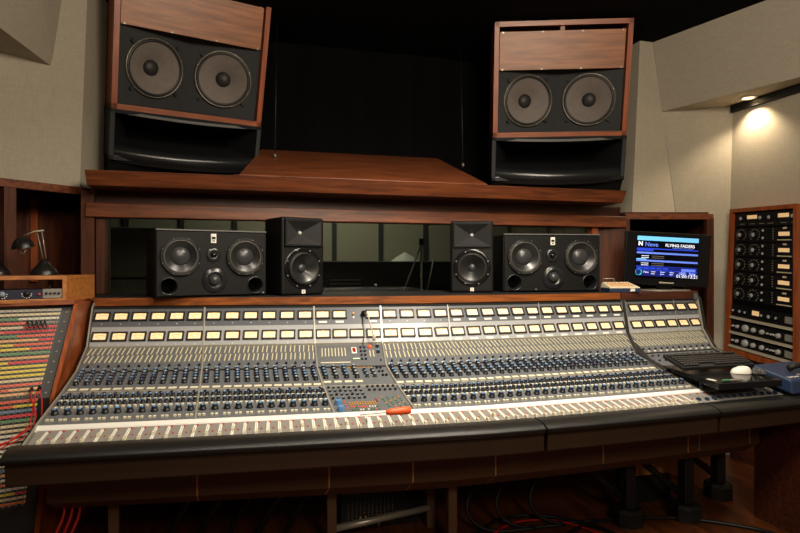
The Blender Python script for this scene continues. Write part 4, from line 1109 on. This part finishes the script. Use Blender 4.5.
for k in range(5):
    x = -.35 + k * .14
    cable([(x, 3.1, .60), (x + .04, 2.95, .42), (x + .16, 2.9, .33), (x + .10, 2.95, .2), (x + .02, 3.0, .02)], .012 + .003 * (k % 2), 'cable_black', 'loose_cable', 'black cable drooping under the console, ' + where[k], 'cables drooping under the console left half')
for k, (x, lb) in enumerate(((1.25, 'just right of the middle legs'), (1.42, 'between the middle legs and black legs'), (1.62, 'nearest the first black leg'))):
    cable([(x, 3.1, .6), (x + .05, 3.0, .35), (x - .05, 2.95, .12), (x + .05, 2.9, .014), (x + .3, 2.85, .014)], .010, 'cable_black', 'loose_cable', 'dark cable falling to the floor ' + lb, 'cables falling to the floor right half')
fl = lambda x, y: tuple(onZ(x, y, .012))
cable([fl(560, 540), fl(590, 523), fl(640, 518), fl(690, 519), fl(760, 530), fl(800, 545)], .010, 'cable_black', 'floor_cable', 'thick black cable curving along the floor at bottom right', 'floor cables')
cable([fl(480, 545), fl(510, 524), fl(550, 520), fl(590, 530), fl(620, 545)], .005, 'cable_red', 'floor_cable', 'thin red cable looping on the floor at bottom centre', 'floor cables')
cable([fl(470, 540), fl(500, 519), fl(545, 516), fl(600, 528), fl(640, 548)], .010, 'cable_black', 'floor_cable', 'black cable looping around the thin red cable on the floor', 'floor cables')
for k in range(3):
    x = -.70 + .03 * k
    cable([(x, 2.9, .5), (x + .02, 2.85, .35), (x - .02, 2.8, .2), (x + .04, 2.75, .02)], .006, 'cable_red', 'dangling_cable', 'red cable dangling under the console left end, %s of three' % ['left', 'middle', 'right'][k], 'red cables under the left end')
bx_ = empty('adapter_box', (2.35, 3.15, 0), label='small tan box standing in shadow behind the black legs on the floor', cat='box')
MB().box((2.42, 3.12, .20), (.22, .16, .10), 'tan').build('body', bx_, bevel=.004)
MB().box((2.42, 3.12, .26), (.20, .14, .02), 'p_grey').build('lid', bx_, bevel=.003)
MB().box((2.42, 3.12, .075), (.24, .2, .15), 'black').build('plinth', bx_)
# ------------------------------------------------------------------ light
def area(name, loc, tgt, power, size, col, spread=180, sy=None):
    l = bpy.data.lights.new(name, 'AREA'); l.energy = power; l.size = size; l.color = col; l.spread = math.radians(spread)
    if sy: l.shape = 'RECTANGLE'; l.size_y = sy
    o = bpy.data.objects.new(name, l); COL.objects.link(o); o.location = loc
    d = Vector(tgt) - Vector(loc); o.rotation_euler = d.to_track_quat('-Z', 'Y').to_euler()
    return o
def spot(name, loc, tgt, power, ang, blend, col, rad=.04):
    l = bpy.data.lights.new(name, 'SPOT'); l.energy = power; l.spot_size = math.radians(ang); l.spot_blend = blend; l.color = col; l.shadow_soft_size = rad
    o = bpy.data.objects.new(name, l); COL.objects.link(o); o.location = loc
    d = Vector(tgt) - Vector(loc); o.rotation_euler = d.to_track_quat('-Z', 'Y').to_euler()
    return o
WARM = (1, .88, .72)
area('ceiling_lamp', (1.25, 2.1, 3.05), (1.1, 2.9, 1.0), 50, .55, WARM, 120)
spot('ceiling_spot', (-.1, 1.5, 3.0), (-.05, 2.8, .9), 90, 66, .9, WARM, .07)
spot('ceiling_spot', (2.0, 1.5, 3.0), (2.0, 2.8, .9), 68, 70, .9, WARM, .07)
area('ceiling_lamp', (1.1, .6, 3.0), (1.1, 3.6, 2.0), 108, 1.0, (1, .86, .68))
area('rear_fill', (.6, -1.7, 2.75), (.9, 3, 1.1), 44, .7, (1, .80, .58))  # unseen fill light added behind the camera to lift the front faces
spot('downlight_lamp', (DL.x, DL.y, 2.555), (DL.x + .03, DL.y, 0), 24, 120, .6, (1, .80, .54), .03)
area('live_room_lamp', (1, 5.6, 2.7), (1, 6.4, .8), 34, 1.0, (1, .92, .74))
w = bpy.data.worlds.new('world'); sc.world = w; w.use_nodes = True
w.node_tree.nodes['Background'].inputs[0].default_value = (1, .85, .7, 1); w.node_tree.nodes['Background'].inputs[1].default_value = .02
sc.view_settings.view_transform = 'Standard'; sc.view_settings.look = 'None'; sc.view_settings.gamma = 1; sc.view_settings.exposure = 0
